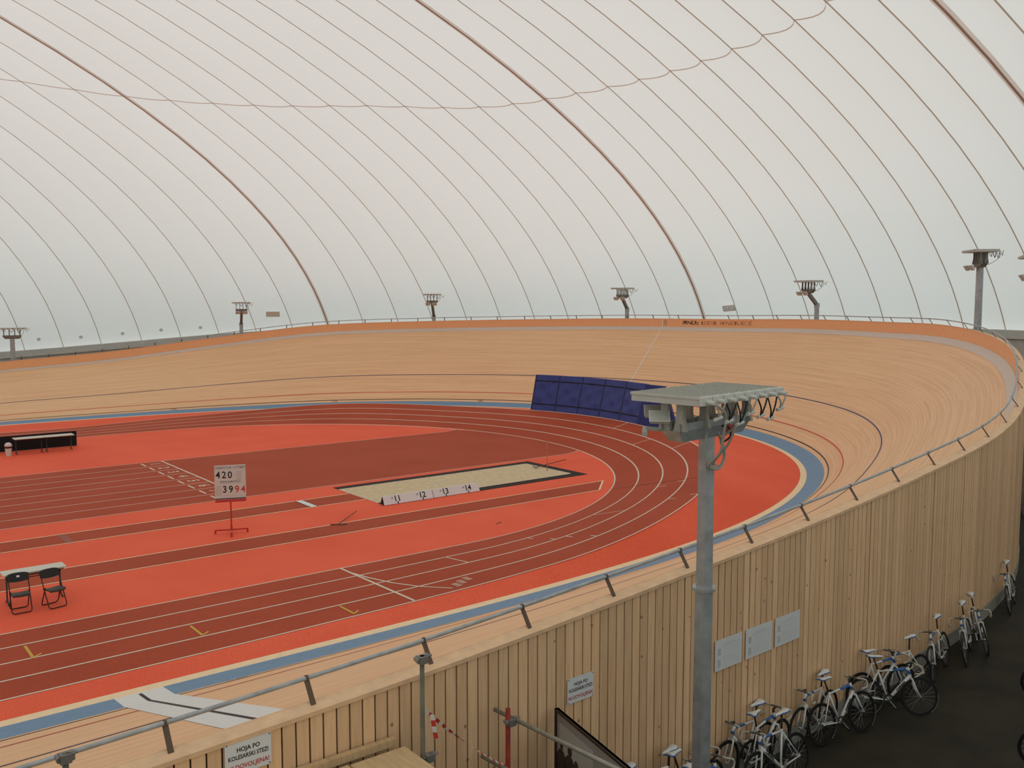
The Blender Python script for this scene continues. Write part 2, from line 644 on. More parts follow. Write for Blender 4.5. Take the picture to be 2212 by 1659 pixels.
def build_lap():
    tot = pi * RT + LT
    n = 360
    d = tot / n
    th = 0.0
    x, y = X0, Y0
    pts = [(x, y)]
    for i in range(n):
        s = (i + .5) * d
        k = max(0.0, min(1.0, s / LT, (tot - s) / LT)) / RT
        th += k * d / 2
        x += cos(th) * d
        y += sin(th) * d
        th += k * d / 2
        pts.append((x, y))
    out = []
    L0 = X0 - X_END
    m = 120
    for i in range(m):
        out.append((X_END + L0 * i / m, Y0))
    out += pts
    yl = pts[-1][1]
    xl = pts[-1][0]
    for i in range(1, m + 1):
        out.append((xl + (X_END - xl) * i / m, yl))
    S = [0.0]
    for a, b in zip(out, out[1:]):
        S.append(S[-1] + hypot(b[0] - a[0], b[1] - a[1]))
    mid = L0 + tot / 2
    S = [s - mid for s in S]
    return out, S


LAP, LAPS = build_lap()
S_MIN, S_MAX = LAPS[0] + 0.01, LAPS[-1] - 0.01
NEAR_END = -(pi * RT + LT) / 2      # s where the near straight ends


def s_of_x_near(x):
    return NEAR_END + (x - X0)


def lap_point(s):
    lo, hi = 0, len(LAPS) - 1
    while hi - lo > 1:
        md = (lo + hi) // 2
        if LAPS[md] <= s:
            lo = md
        else:
            hi = md
    a, b = LAP[lo], LAP[hi]
    t = (s - LAPS[lo]) / (LAPS[hi] - LAPS[lo])
    # tangent smoothed over neighbours
    a2, b2 = LAP[max(0, lo - 1)], LAP[min(len(LAP) - 1, hi + 1)]
    dx, dy = b2[0] - a2[0], b2[1] - a2[1]
    l = hypot(dx, dy)
    return (a[0] + (b[0] - a[0]) * t, a[1] + (b[1] - a[1]) * t), (dy / l, -dx / l)


KNOT_S = [k * KS for k in (-60, -48, -42, -36, -30, -25, -20, -15, -10, -5, 0, 6, 12, 18, 24, 30, 36, 42, 48, 60)]
KNOT_T = [13.56, 16.58, 19.45, 22.85, 26.79, 35.14, 40.19, 43.17, 43.25, 43.34, 42.42, 42.02, 40.76, 39.23, 36.7, 29.63, 23.01, 19.38, 15.0, 13.0]
WB, LW, WH, CAPW, ROFF, SOFF, FA = 0.72 * KS, 7.81 * KS, 0.48 * KS, 0.16, 0.92 * KS, 2.69 * KS, 0.46
CREAM = 0.25 * KS


def bank(s):
    return RAD(smooth_interp(s, KNOT_S, KNOT_T))


def tp(s, off, lift=0.0):
    """point on the cycling surface: off = metres across from the inner cream edge"""
    (x, y), (nx, ny) = lap_point(s)
    th = bank(s)
    a = th * FA
    if off <= CREAM:
        h, z, nn = off, 0.0, 0.0
    elif off <= CREAM + WB:
        d = off - CREAM
        h, z, nn = CREAM + d * cos(a), d * sin(a), a
    else:
        d = off - CREAM - WB
        h, z, nn = CREAM + WB * cos(a) + d * cos(th), WB * sin(a) + d * sin(th), th
    h -= lift * sin(nn)
    z += lift * cos(nn)
    return Vector((x + nx * h, y + ny * h, z))


TOP = CREAM + WB + LW


def wall_pt(s, up, outw=0.0):
    """point on the perimeter wall: up metres above the track's top edge, outw metres outward"""
    p = tp(s, TOP)
    _, (nx, ny) = lap_point(s)
    return Vector((p.x + nx * outw, p.y + ny * outw, p.z + up))


def srange(a, b, step):
    n = max(1, int(math.ceil((b - a) / step)))
    return [a + (b - a) * i / n for i in range(n + 1)]


def strip(mb, s0, s1, o0, o1, step=0.6, cross=1, lift=0.0):
    ss = srange(s0, s1, step)
    rows = []
    for s in ss:
        rows.append([mb.vert(tp(s, o0 + (o1 - o0) * j / cross, lift)) for j in range(cross + 1)])
    for i in range(len(ss) - 1):
        for j in range(cross):
            va, vb = o0 + (o1 - o0) * j / cross, o0 + (o1 - o0) * (j + 1) / cross
            mb.face([rows[i][j], rows[i][j + 1], rows[i + 1][j + 1], rows[i + 1][j]][::-1],
                    [(ss[i + 1], va), (ss[i + 1], vb), (ss[i], vb), (ss[i], va)])


def text_on_track(mb, txt, size, s0, off, lift=0.006, wall=False, bold=0.0, sx=1.0, align='LEFT', rot=0):
    """lettering laid on the banked surface or on the perimeter wall, reading towards decreasing s on the far side"""
    v, f = text_geo(txt, size, align, bold, sx)
    k = len(mb.v)
    for a, b in v:
        if rot:
            a, b = -b, a
        if wall:
            _, (nx, ny) = lap_point(s0 - a)
            p = wall_pt(s0 - a, off + b)
            mb.vert((p.x - nx * lift, p.y - ny * lift, p.z))
        else:
            mb.vert(tp(s0 - a, off + b, lift))
    for q in f:
        mb.face([i + k for i in q])

# ================================================================== STRUCTURE: cycling track
mb = MB()
strip(mb, S_MIN, S_MAX, CREAM + WB, TOP, 0.4, 14)
track = structure(mb.obj('cycling_track', M_TRACK), 'banked wooden cycling track of narrow pale laths', 'track')
FIN0, FIN1 = -46.92, -46.08
for a, b in ((S_MIN, FIN0), (FIN1, S_MAX)):
    mb = MB()
    strip(mb, a, b, CREAM, CREAM + WB, 0.6, 1)
    mb.obj('blue_band', M_BLUE, track)
mb = MB()
strip(mb, S_MIN, S_MAX, 0.0, CREAM, 0.6, 1)
mb.obj('cream_strip', M_CREAM, track)
for nm, o0, w, m in (('black_line', CREAM + WB + 0.2, 0.05, M_TLBLACK), ('red_line', CREAM + WB + ROFF, 0.05, M_TLRED),
                     ('navy_line', CREAM + WB + SOFF, 0.05, M_TLBLUE)):
    for a, b in ((S_MIN, FIN0), (FIN1, S_MAX)):
        mb = MB()
        strip(mb, a, b, o0 - w / 2, o0 + w / 2, 0.4, 1, 0.008)
        mb.obj(nm, m, track)
mb = MB()
strip(mb, FIN1, S_MAX, TOP - 0.36, TOP - 0.01, 0.4, 2, 0.008)
mb.obj('grey_band', M_GREYBAND, track)
mb = MB()
strip(mb, FIN0, FIN1, CREAM, CREAM + WB, 0.2, 1, 0.0)
strip(mb, FIN0, FIN1, CREAM + WB, TOP, 0.2, 4, 0.006)
fb = mb.obj('finish_band', M_WHITEBAND, track)
mb = MB()
strip(mb, -46.535, -46.475, CREAM + 0.10, CREAM + WB, 0.2, 1, 0.004)
strip(mb, -46.535, -46.475, CREAM + WB, TOP, 0.2, 4, 0.010)
mb.obj('finish_line', M_TLBLACK, fb)
mb = MB()
strip(mb, 3.72, 3.78, CREAM + WB + 0.2, TOP - 0.36, 0.2, 8, 0.008)
mb.obj('distance_line', M_WHITEBAND, track)
# distance figures painted above the blue band
mb = MB()
for s0, t in ((22.6, '170'), (32.5, '160'), (13.2, '180')):
    text_on_track(mb, t, 0.24, s0, CREAM + WB + 0.08, 0.012)
text_on_track(mb, '. . 250 M', 0.16, -45.2, CREAM + WB + 0.10, 0.006, align='RIGHT')
mb.obj('distance_figures', M_INKO, track)

# perimeter wall on the top edge of the bank: orange inner face, pale cap
mb = MB()
ss = srange(S_MIN, S_MAX, 0.6)
UPI = WH + 0.075
for a, b in zip(ss, ss[1:]):
    mb.quad(wall_pt(a, -0.02), wall_pt(b, -0.02), wall_pt(b, UPI), wall_pt(a, UPI))
pwall = structure(mb.obj('wall_perimeter', M_ORANGE), 'orange plywood wall along the top of the banked track', 'wall')
mb = MB()
for a, b in zip(ss, ss[1:]):
    A, B = wall_pt(a, UPI, -0.015), wall_pt(b, UPI, -0.015)
    C, D = wall_pt(b, WH + 0.045, CAPW + 0.03), wall_pt(a, WH + 0.045, CAPW + 0.03)
    z = Vector((0, 0, 0.02))
    mb.quad(A, B, C, D)
    mb.quad(A - z, B - z, B, A)
    mb.quad(D, C, C - z * 2.4, D - z * 2.4)
    mb.quad(D - z * 2.4, C - z * 2.4, wall_pt(b, WH - 0.003, CAPW), wall_pt(a, WH - 0.003, CAPW))
mb.obj('wall_cap', M_CAP, pwall)
mb = MB()
text_on_track(mb, 'IRNER:', 0.34, 2.62, 0.27, 0.006, wall=True, bold=0.007, sx=0.94)
mb.obj('lettering', M_INK, pwall)
mb = MB()
text_on_track(mb, 'LESENE  KONSTRUKCIJE', 0.32, 1.50, 0.26, 0.006, wall=True, sx=0.86)
mb.obj('lettering', M_INKO, pwall)
mb = MB()
text_on_track(mb, '200', 0.24, 3.58, 0.25, 0.006, wall=True, rot=1, align='CENTER')
mb.obj('lettering', M_INKO, pwall)
mb = MB()
for a, b in zip(srange(3.72, 3.78, .03), srange(3.72, 3.78, .03)[1:]):
    mb.quad(wall_pt(a, 0.0, -0.006), wall_pt(b, 0.0, -0.006), wall_pt(b, UPI, -0.006), wall_pt(a, UPI, -0.006))
mb.obj('distance_line', M_WHITEBAND, pwall)

# outer cladding of upright boards
ZF = -0.35
wall = empty('wall_cladding', (0, 0, ZF))
structure(wall, 'outer wall of upright larch boards under the banked track', 'wall')
mb = MB()
for a, b in zip(ss, ss[1:]):
    mb.quad(wall_pt(a, WH + 0.0, CAPW - 0.035), wall_pt(b, WH + 0.0, CAPW - 0.035),
            Vector((*wall_pt(b, 0, CAPW - 0.035)[:2], ZF)), Vector((*wall_pt(a, 0, CAPW - 0.035)[:2], ZF)))
bk = mb.obj('backing', mat('dark_backing', (0.022, 0.010, 0.005), 0.9), wall)
bk.location = (0, 0, -ZF)


def outer_len_table(s0, s1, step=0.05):
    t = [(s0, 0.0)]
    p = wall_pt(s0, 0, CAPW)
    s = s0
    acc = 0.0
    while s < s1:
        s += step
        q = wall_pt(s, 0, CAPW)
        acc += hypot(q.x - p.x, q.y - p.y)
        t.append((s, acc))
        p = q
    return t


tab = outer_len_table(-54.0, -14.0)
PITCH = 0.1535
ZB0 = -0.06
nxt = 0.06
k = 0
cnt = 0
stuff = MB()
while k < len(tab) - 2 and nxt < tab[-1][1] - PITCH:
    while tab[k + 1][1] < nxt:
        k += 1
    f = (nxt - tab[k][1]) / max(1e-6, tab[k + 1][1] - tab[k][1])
    sa = tab[k][0] + f * 0.05
    kk = k
    e = nxt + PITCH - 0.019
    while tab[kk + 1][1] < e:
        kk += 1
    sb = tab[kk][0] + (e - tab[kk][1]) / max(1e-6, tab[kk + 1][1] - tab[kk][1]) * 0.05
    A, B = wall_pt(sa, WH + 0.01, CAPW), wall_pt(sb, WH + 0.01, CAPW)
    _, (nx, ny) = lap_point((sa + sb) / 2)
    off = Vector((nx, ny, 0)) * -0.022
    pr = Vector((nx, ny, 0)) * random.uniform(0, 0.003)
    A, B = A + pr, B + pr
    A0, B0 = Vector((A.x, A.y, ZB0)), Vector((B.x, B.y, ZB0))
    hx = [A0, B0, B0 + off, A0 + off, A, B, B + off, A + off]
    if cnt < 290:
        mb = MB()
        mb.hexa([h - Vector((0, 0, ZF)) for h in hx])
        mb.obj('board', M_BOARD, wall)
    else:
        stuff.hexa([h - Vector((0, 0, ZF)) for h in hx])
    cnt += 1
    nxt += PITCH
if stuff.v:
    so = stuff.obj('far_boards', M_BOARD, wall)
    so['kind'] = 'stuff'
# rest of the cladding (out of the picture) in one go
mb = MB()
for a, b in zip(srange(-14.0, S_MAX, 0.8), srange(-14.0, S_MAX, 0.8)[1:]):
    mb.quad(wall_pt(a, WH - 0.05, CAPW), wall_pt(b, WH - 0.05, CAPW), Vector((*wall_pt(b, 0, CAPW)[:2], ZF)), Vector((*wall_pt(a, 0, CAPW)[:2], ZF)))
for a, b in zip(srange(S_MIN, -54.0, 0.8), srange(S_MIN, -54.0, 0.8)[1:]):
    mb.quad(wall_pt(a, WH - 0.05, CAPW), wall_pt(b, WH - 0.05, CAPW), Vector((*wall_pt(b, 0, CAPW)[:2], ZF)), Vector((*wall_pt(a, 0, CAPW)[:2], ZF)))
fw = mb.obj('plain_cladding', M_BOARD, wall)
fw.location = (0, 0, -ZF)
# concrete plinth below the boards
mb = MB()
for a, b in zip(srange(-54, -8, 0.6), srange(-54, -8, 0.6)[1:]):
    def pp(s, o, z):
        q = wall_pt(s, 0, o)
        return Vector((q.x, q.y, z))
    mb.quad(pp(a, CAPW + 0.03, ZB0 - 0.01), pp(b, CAPW + 0.03, ZB0 - 0.01), pp(b, CAPW + 0.03, ZF), pp(a, CAPW + 0.03, ZF))
    mb.quad(pp(a, CAPW - 0.04, ZB0 - 0.01), pp(b, CAPW - 0.04, ZB0 - 0.01), pp(b, CAPW + 0.03, ZB0 - 0.01), pp(a, CAPW + 0.03, ZB0 - 0.01))
structure(mb.obj('baseboard_cladding', mat('wet_grey_plinth', (0.30, 0.285, 0.24), 0.8, noise=0.15, nscale=3)), 'grey concrete plinth under the upright boards', 'plinth')

# ================================================================== STRUCTURE: infield, running oval with banked turn
OC = (14.6735, 35.9457)
R0 = 14.683
LANE = 0.94 * KS / 0.9615 * 1.0
LANE = 0.94
OB_S = [-15, -6, 0, 6, 12, 18, 24, 30, 36, 42, 48, 54, 62]
OB_T = [0.0, 0.6, 3.21, 10.32, 13.87, 14.17, 13.88, 12.01, 11.82, 4.76, 0.8, 0.8, 0.8]
LWN = 0.905   # lane pitch on the straight


def ov(sv, k, lift=0.0):
    """point on the running oval, k lanes out from the inner line; sv metres along it"""
    ph = sv / R0 - pi / 2
    if ph < -pi / 2:
        b, n = (OC[0] + sv, OC[1] - R0), (0, -1)
    elif ph > pi / 2:
        b, n = (OC[0] - (sv - pi * R0), OC[1] + R0), (0, 1)
    else:
        n = (cos(ph), sin(ph))
        b = (OC[0] + R0 * n[0], OC[1] + R0 * n[1])
    be = RAD(smooth_interp(sv, OB_S, OB_T))
    pitch = interp(sv, [-6, 4, 42, 52], [LWN, LANE, LANE, LANE])
    d = k * pitch
    return Vector((b[0] + n[0] * d * cos(be), b[1] + n[1] * d * cos(be), d * sin(be) + lift)), n


OV0, OV1 = -44.0, pi * R0 + 44.0
osv = srange(OV0, OV1, 0.5)

# red rubber infield (flat part inside the oval)
mb = MB()
mb.poly([Vector((*ov(s, 0)[0][:2], 0.0)) for s in srange(OV0, OV1, 1.0)])
infield = structure(mb.obj('floor_infield', M_RED), 'red rubber infield floor inside the running oval', 'floor')


def ring_hit(p, n):
    """distance from p along n to the inner edge of the cycling track"""
    best = None
    for a, b in zip(LAP, LAP[1:]):
        ex, ey = b[0] - a[0], b[1] - a[1]
        det = n[0] * -ey + n[1] * ex
        if abs(det) < 1e-9:
            continue
        rx, ry = a[0] - p[0], a[1] - p[1]
        t = (rx * -ey + ry * ex) / det
        u = (n[0] * ry - n[1] * rx) / det
        if t > -0.5 and -0.02 <= u <= 1.02 and (best is None or t < best):
            best = t
    return best if best is not None else 1.0


mb = MB()
prev = None
for s in osv:
    p, n = ov(s, 4)
    t = max(0.02, ring_hit(p, n))
    row = []
    for j in range(4):
        f = j / 3
        row.append(mb.vert((p.x + n[0] * t * f, p.y + n[1] * t * f, p.z * (1 - f))))
    if prev:
        for j in range(3):
            mb.face([prev[j], row[j], row[j + 1], prev[j + 1]][::-1])
    prev = row
mb.obj('red_apron', M_RED, infield)

mb = MB()
prev = None
for s in osv:
    row = [mb.vert(ov(s, k, 0.002)[0]) for k in (0, 1, 2, 3, 4)]
    if prev:
        for j in range(4):
            mb.face([prev[j], prev[j + 1], row[j + 1], row[j]])
    prev = row
lanes = structure(mb.obj('floor_running_oval', M_BROWN), 'brown rubber running oval with four lanes and a banked turn', 'running track')
for k in range(5):
    mb = MB()
    prev = None
    hw = 0.028 / LANE
    for s in osv:
        row = [mb.vert(ov(s, k - hw, 0.006)[0]), mb.vert(ov(s, k + hw, 0.006)[0])]
        if prev:
            mb.face([prev[0], prev[1], row[1], row[0]])
        prev = row
    mb.obj('lane_line', M_LINE, lanes)


def ov_tick(mb, s0, k0, k1, w=0.05, ds=0.0):
    n = 4
    prev = None
    for i in range(n + 1):
        k = k0 + (k1 - k0) * i / n
        s = s0 + ds * i / n
        row = [mb.vert(ov(s - w / 2, k, 0.0075)[0]), mb.vert(ov(s + w / 2, k, 0.0075)[0])]
        if prev:
            mb.face([prev[0], prev[1], row[1], row[0]])
        prev = row


for s0, k0, k1, ds in ((-1.05, 1, 2, 0.1), (1.75, 1, 1.25, 0), (1.95, 1.75, 2, 0), (2.3, 2, 2.3, 0), (2.55, 2.75, 3, 0), (4.9, 1, 2, 0.5), (6.5, 3, 3.3, 0.0),
                       (6.8, 3.7, 4, 0), (8.6, 2, 2.35, 0), (9.0, 2.7, 3, 0), (14.6, 3, 4, 0.3), (20.2, 3, 4, 0.0), (17.0, 2, 3, 0.0)):
    mb = MB()
    ov_tick(mb, s0, k0, k1, 0.045, ds)
    mb.obj('stagger_mark', M_LINE, lanes)
for s0, k0, k1, ds in ((13.2, 2, 2.9, 0.0), (16.2, 3, 3.8, 0.2), (11.2, 1.0, 2.0, 0.5)):
    mb = MB()
    ov_tick(mb, s0, k0, k1, 0.03, ds)
    mb.obj('orange_mark', mat('orange_marking_paint', (0.52, 0.16, 0.04), 0.7), lanes)
mb = MB()
ov_tick(mb, 9.6, 0, 4, 0.03, -.6)
mb.obj('scuffed_line', mat('dark_scuff', (0.13, 0.045, 0.035), 0.8), lanes)
# finish line and curved start line of the oval
def on_oval(x, y, lift=0.0085):
    sv = x - OC[0]
    pitch = interp(sv, [-6, 4, 42, 52], [LWN, LANE, LANE, LANE])
    return ov(sv, (OC[1] - R0 - y) / pitch, lift)[0]


mb = MB()
for yy in (21.24, 20.35, 19.45, 18.55):
    mb.quad(on_oval(10.92, yy), on_oval(10.99, yy), on_oval(10.99, yy - .9), on_oval(10.92, yy - .9))
mb.obj('oval_finish_line', M_LINE, lanes)
mb = MB()
cl = [(10.97, 20.65), (11.08, 20.0), (11.3, 19.2), (11.62, 18.5), (12.12, 17.82)]
for a, b in zip(cl, cl[1:]):
    mb.quad(on_oval(a[0] - .03, a[1]), on_oval(a[0] + .03, a[1]), on_oval(b[0] + .03, b[1]), on_oval(b[0] - .03, b[1]))
mb.obj('curved_start_line', M_LINE, lanes)
for i, x in enumerate((12.28, 12.5, 12.75)):
    mb = MB()
    for j in range(3):
        yy = 17.85 + i * .12 + j * .1
        mb.quad(on_oval(x, yy), on_oval(x + .16, yy), on_oval(x + .16, yy + .05), on_oval(x, yy + .05))
    mb.obj('start_lettering', M_LINE, lanes)
for (x, ya, yb) in ((3.40, 20.24, 19.45), (6.41, 19.34, 18.60), (9.48, 18.46, 17.76)):
    mb = MB()
    mb.quad(on_oval(x - .03, ya), on_oval(x + .03, ya), on_oval(x + .03, yb), on_oval(x - .03, yb))
    mb.quad(on_oval(x + .03, yb), on_oval(x + .03, yb + .06), on_oval(x + .18, yb + .19), on_oval(x + .18, yb + .12))
    mb.obj('exchange_mark', M_YEL, lanes)

# sprint lanes across the infield
S0Y, S1Y = 40.76, 31.32


def disc_x(y):
    return OC[0] + sqrt(max(0, R0 ** 2 - (y - OC[1]) ** 2)) - 0.02


mb = MB()
ys = [S1Y + (S0Y - S1Y) * i / 40 for i in range(41)]
for a, b in zip(ys, ys[1:]):
    mb.quad((-28, a, .003), (disc_x(a), a, .003), (disc_x(b), b, .003), (-28, b, .003))
# little flared corners where the sprint straight meets the oval
for yy in (S0Y,):
    xe = disc_x(yy + .4) - .04
    for i in range(6):
        t0, t1 = i / 6, (i + 1) / 6
        xa, xb = xe - 1.4 + 1.4 * t0, xe - 1.4 + 1.4 * t1
        mb.quad((xa, yy, .003), (xb, yy, .003), (xb, yy + .40 * t1 * t1, .003), (xa, yy + .40 * t0 * t0, .003))
sprint = structure(mb.obj('floor_sprint_straight', M_BROWN), 'brown sprint straight with eight lanes crossing the infield', 'running track')
LH = 0.0225
for i in range(9):
    y = S1Y + (S0Y - S1Y) * i / 8
    x1 = 12.5 if 0 < i < 8 else disc_x(y) - (1.2 if i == 8 else 1.2)
    mb = MB()
    mb.quad((-28, y - LH, .006), (x1, y - LH, .006), (x1, y + LH, .006), (-28, y + LH, .006))
    if i in (0, 8):
        xe = disc_x(y + .4) - .04
        for j in range(6):
            t0, t1 = j / 6, (j + 1) / 6
            xa, xb = xe - 1.4 + 1.4 * t0, xe - 1.4 + 1.4 * t1
            ya, yb = y + .40 * t0 * t0, y + .40 * t1 * t1
            mb.quad((xa, ya - LH, .0061), (xb, yb - LH, .0061), (xb, yb + LH, .0061), (xa, ya + LH, .0061))
    mb.obj('lane_line', M_LINE, sprint)
mb = MB()
for j in range(6):
    xe = disc_x(S1Y + .4) - .04
    t0, t1 = j / 6, (j + 1) / 6
    xa, xb = xe - 1.4 + 1.4 * t0, xe - 1.4 + 1.4 * t1
    mb.quad((xa, S1Y, .0045), (xb, S1Y, .0045), (xb, S1Y + .40 * t1 * t1, .0045), (xa, S1Y + .40 * t0 * t0, .0045))
mb.obj('red_corner', M_RED, sprint)
mb = MB()
mb.quad((12.44, S1Y, .0065), (12.52, S1Y, .0065), (12.52, S0Y, .0065), (12.44, S0Y, .0065))
mb.obj('start_line', M_LINE, sprint)
for i in range(8):
    yc = S0Y - (S0Y - S1Y) * (i + .5) / 8
    mb = MB()
    mb.quad((11.52, yc - .35, .0065), (11.6, yc - .35, .0065), (11.6, yc + .35, .0065), (11.52, yc + .35, .0065))
    mb.obj('start_dash', M_LINE, sprint)
    mb = MB()
    text_on(mb, str(i + 1), 0.62, (12.02, yc, 0), (0, -1, 0), (1, 0, 0), 0.0065, bold=0.012)
    mb.obj('lane_number', M_LINE, sprint)

# runways
def runway(y0, y1, end, name, label):
    mb = MB()
    mb.poly([(-28, y0, .003), (end[0], y0, .003), (end[1], y1, .003), (-28, y1, .003)])
    o = structure(mb.obj(name, M_BROWN), label, 'runway')
    for y, x1 in ((y0, end[0]), (y1, end[1])):
        mb = MB()
        mb.quad((-28, y - .028, .006), (x1, y - .028, .006), (x1, y + .028, .006), (-28, y + .028, .006))
        mb.obj('runway_line', M_CREAM, o)
    return o


rw1 = runway(28.34, 29.56, (15.62, 15.62), 'floor_jump_runway', 'brown long jump runway leading to the sand pit')
mb = MB()
mb.quad((13.56, 28.36, .008), (13.80, 28.36, .008), (13.80, 29.54, .008), (13.56, 29.54, .008))
tb = mb.obj('take_off_board', M_WHITEBAND, rw1)
mb = MB()
for x in (13.53, 13.80):
    mb.quad((x, 28.34, .009), (x + .03, 28.34, .009), (x + .03, 29.56, .009), (x, 29.56, .009))
mb.obj('board_edge', M_PITB, tb)
mb = MB()
mb.quad((5.95, 28.36, .0065), (6.17, 28.36, .0065), (6.17, 29.54, .0065), (5.95, 29.54, .0065))
mb.obj('worn_board', mat('worn_brown', (0.33, 0.11, 0.075), 0.8, noise=0.15, nscale=9), rw1)
rw2 = runway(24.47, 25.68, (23.15, 24.55), 'floor_throw_runway', 'brown throwing runway with a slanted end')
mb = MB()
mb.quad((23.12, 24.45, .0065), (23.22, 24.45, .0065), (24.60, 25.70, .0065), (24.50, 25.70, .0065))
mb.obj('end_line', M_CREAM, rw2)

# outer dark floor
mb = MB()
mb.quad((-80, -14, ZF), (62, -14, ZF), (62, 80, ZF), (-80, 80, ZF))
structure(mb.obj('floor_service', M_DARKFLOOR), 'dark service floor outside the track where the bicycles stand', 'floor')

# ================================================================== STRUCTURE: air dome
DA, DB, DC, DCX, DCY, DCZ = 67.11, 43.88, 22.11, -11.42, 32.8, 0.508
PX, PY = -47.84, 12.74


def dome_z(x, y):
    e = 1 - ((x - DCX) / DA) ** 2 - ((y - DCY) / DB) ** 2
    return DCZ + DC * sqrt(e) if e > 0 else None


def base_z(x):
    return smooth_interp(x, [0, 11.7, 19, 26, 34, 46, 60], [2.9, 3.3, 3.85, 4.45, 4.95, 5.25, 5.3])


def dome_reach(al):
    """distance from the fan axis to the dome's foot along bearing al"""
    lo, hi = 0.0, 160.0
    for _ in range(40):
        md = (lo + hi) / 2
        x, y = PX + md * cos(al), PY + md * sin(al)
        z = dome_z(x, y)
        if z is None or z < base_z(x):
            hi = md
        else:
            lo = md
    return lo


def seam_deg(i):
    a = -0.000249329 * i ** 3 + 0.00703166 * i * i - 1.45574533 * i + 32.8126567
    if i < -6:
        b = -0.000249329 * -216 + 0.00703166 * 36 - 1.45574533 * -6 + 32.8126567
        a = b + 1.44 * (-6 - i)
    if i > 21:
        b = -0.000249329 * 9261 + 0.00703166 * 441 - 1.45574533 * 21 + 32.8126567
        a = b - 1.44 * (i - 21)
    return a


ROWS = [1 - (1 - j / 30) ** 1.9 for j in range(31)]


def dome_curve(al, inset=0.0):
    R_ = dome_reach(al)
    out = []
    for f in ROWS:
        r = R_ * f
        x, y = PX + r * cos(al), PY + r * sin(al)
        z = dome_z(x, y)
        p = Vector((x, y, z if z is not None else base_z(x)))
        if inset:
            n = Vector(((x - DCX) / DA ** 2, (y - DCY) / DB ** 2, (p.z - DCZ) / DC ** 2)).normalized()
            p = p - n * inset
        out.append(p)
    return out


I0, I1 = -14, 27
ceil = empty('ceiling', (0, 0, 0))
structure(ceil, 'white translucent air dome with parallel seams over the whole hall', 'dome')
for i in range(I0, I1):
    a0, a1 = seam_deg(i), seam_deg(i + 1)
    mb = MB()
    prev = None
    for j in range(5):
        f = j / 4
        al = RAD(a0 + (a1 - a0) * f)
        col = [mb.vert(p) for p in dome_curve(al, -0.16 * 4 * f * (1 - f))]
        if prev:
            for q in range(len(col) - 1):
                mb.face([prev[q], col[q], col[q + 1], prev[q + 1]])
        prev = col
    mb.obj('panel', M_MEMB, ceil, smooth=True)
mb = MB()
prev = None
aL, aR = seam_deg(I0), seam_deg(I1)
nrest = 120
for j in range(nrest + 1):
    al = RAD(aL + (360 - (aL - aR)) * j / nrest)
    col = [mb.vert(p) for p in dome_curve(al)]
    if prev:
        for q in range(len(col) - 1):
            mb.face([prev[q], col[q], col[q + 1], prev[q + 1]])
    prev = col
mb.obj('panel', M_MEMB, ceil, smooth=True)


def ribbon(al, half, inset, m, name):
    mb = MB()
    c = dome_curve(al, inset)
    prev = None
    t = Vector((-sin(al), cos(al), 0))
    for p in c[4:]:
        row = [mb.vert(p - t * half), mb.vert(p + t * half)]
        if prev:
            mb.face([prev[0], prev[1], row[1], row[0]])
        prev = row
    return mb.obj(name, m, ceil)


for i in range(I0, I1 + 1):
    al = RAD(seam_deg(i))
    if i % 11 == 0:
        ribbon(al, 0.16, 0.015, M_SEAMW, 'seam_overlap')
        ribbon(al, 0.05, 0.05, M_SEAMH, 'heavy_seam')
    else:
        ribbon(al, 0.033, 0.03, M_SEAM, 'seam')
# horizontal cross seam that sags between the cables
CS_I = [-3, -2, 0, 3, 6, 9, 12, 15, 18, 20, 24]
CS_Z = [18.5, 18.35, 18.03, 17.8, 17.7, 17.4, 17.38, 17.3, 17.15, 16.95, 16.8]
mb = MB()
prev = None
for j in range(-14 * 6, 26 * 6 + 1):
    ii = j / 6
    fr = ii - math.floor(ii)
    al = RAD(seam_deg(math.floor(ii)) * (1 - fr) + seam_deg(math.floor(ii) + 1) * fr)
    zt = smooth_interp(ii, CS_I, CS_Z) - 0.13 * 4 * fr * (1 - fr)
    R_ = dome_reach(al)
    lo, hi = R_ * 0.45, R_
    for _ in range(30):
        md = (lo + hi) / 2
        z = dome_z(PX + md * cos(al), PY + md * sin(al))
        if z is not None and z > zt:
            lo = md
        else:
            hi = md
    r = lo
    bul = 0.16 * 4 * fr * (1 - fr)
    x, y = PX + r * cos(al), PY + r * sin(al)
    n = Vector(((x - DCX) / DA ** 2, (y - DCY) / DB ** 2, (zt - DCZ) / DC ** 2)).normalized()
    p = Vector((x, y, zt)) - n * (0.04 - bul)
    t = Vector((cos(al), sin(al), 0)) * 0.6 + Vector((0, 0, -0.5))
    row = [mb.vert(p - t * 0.035), mb.vert(p + t * 0.035)]
    if prev:
        mb.face([prev[0], prev[1], row[1], row[0]])
    prev = row
mb.obj('cross_seam', mat_fabric('cross_seam_weld', (0.72, 0.60, 0.52)), ceil)

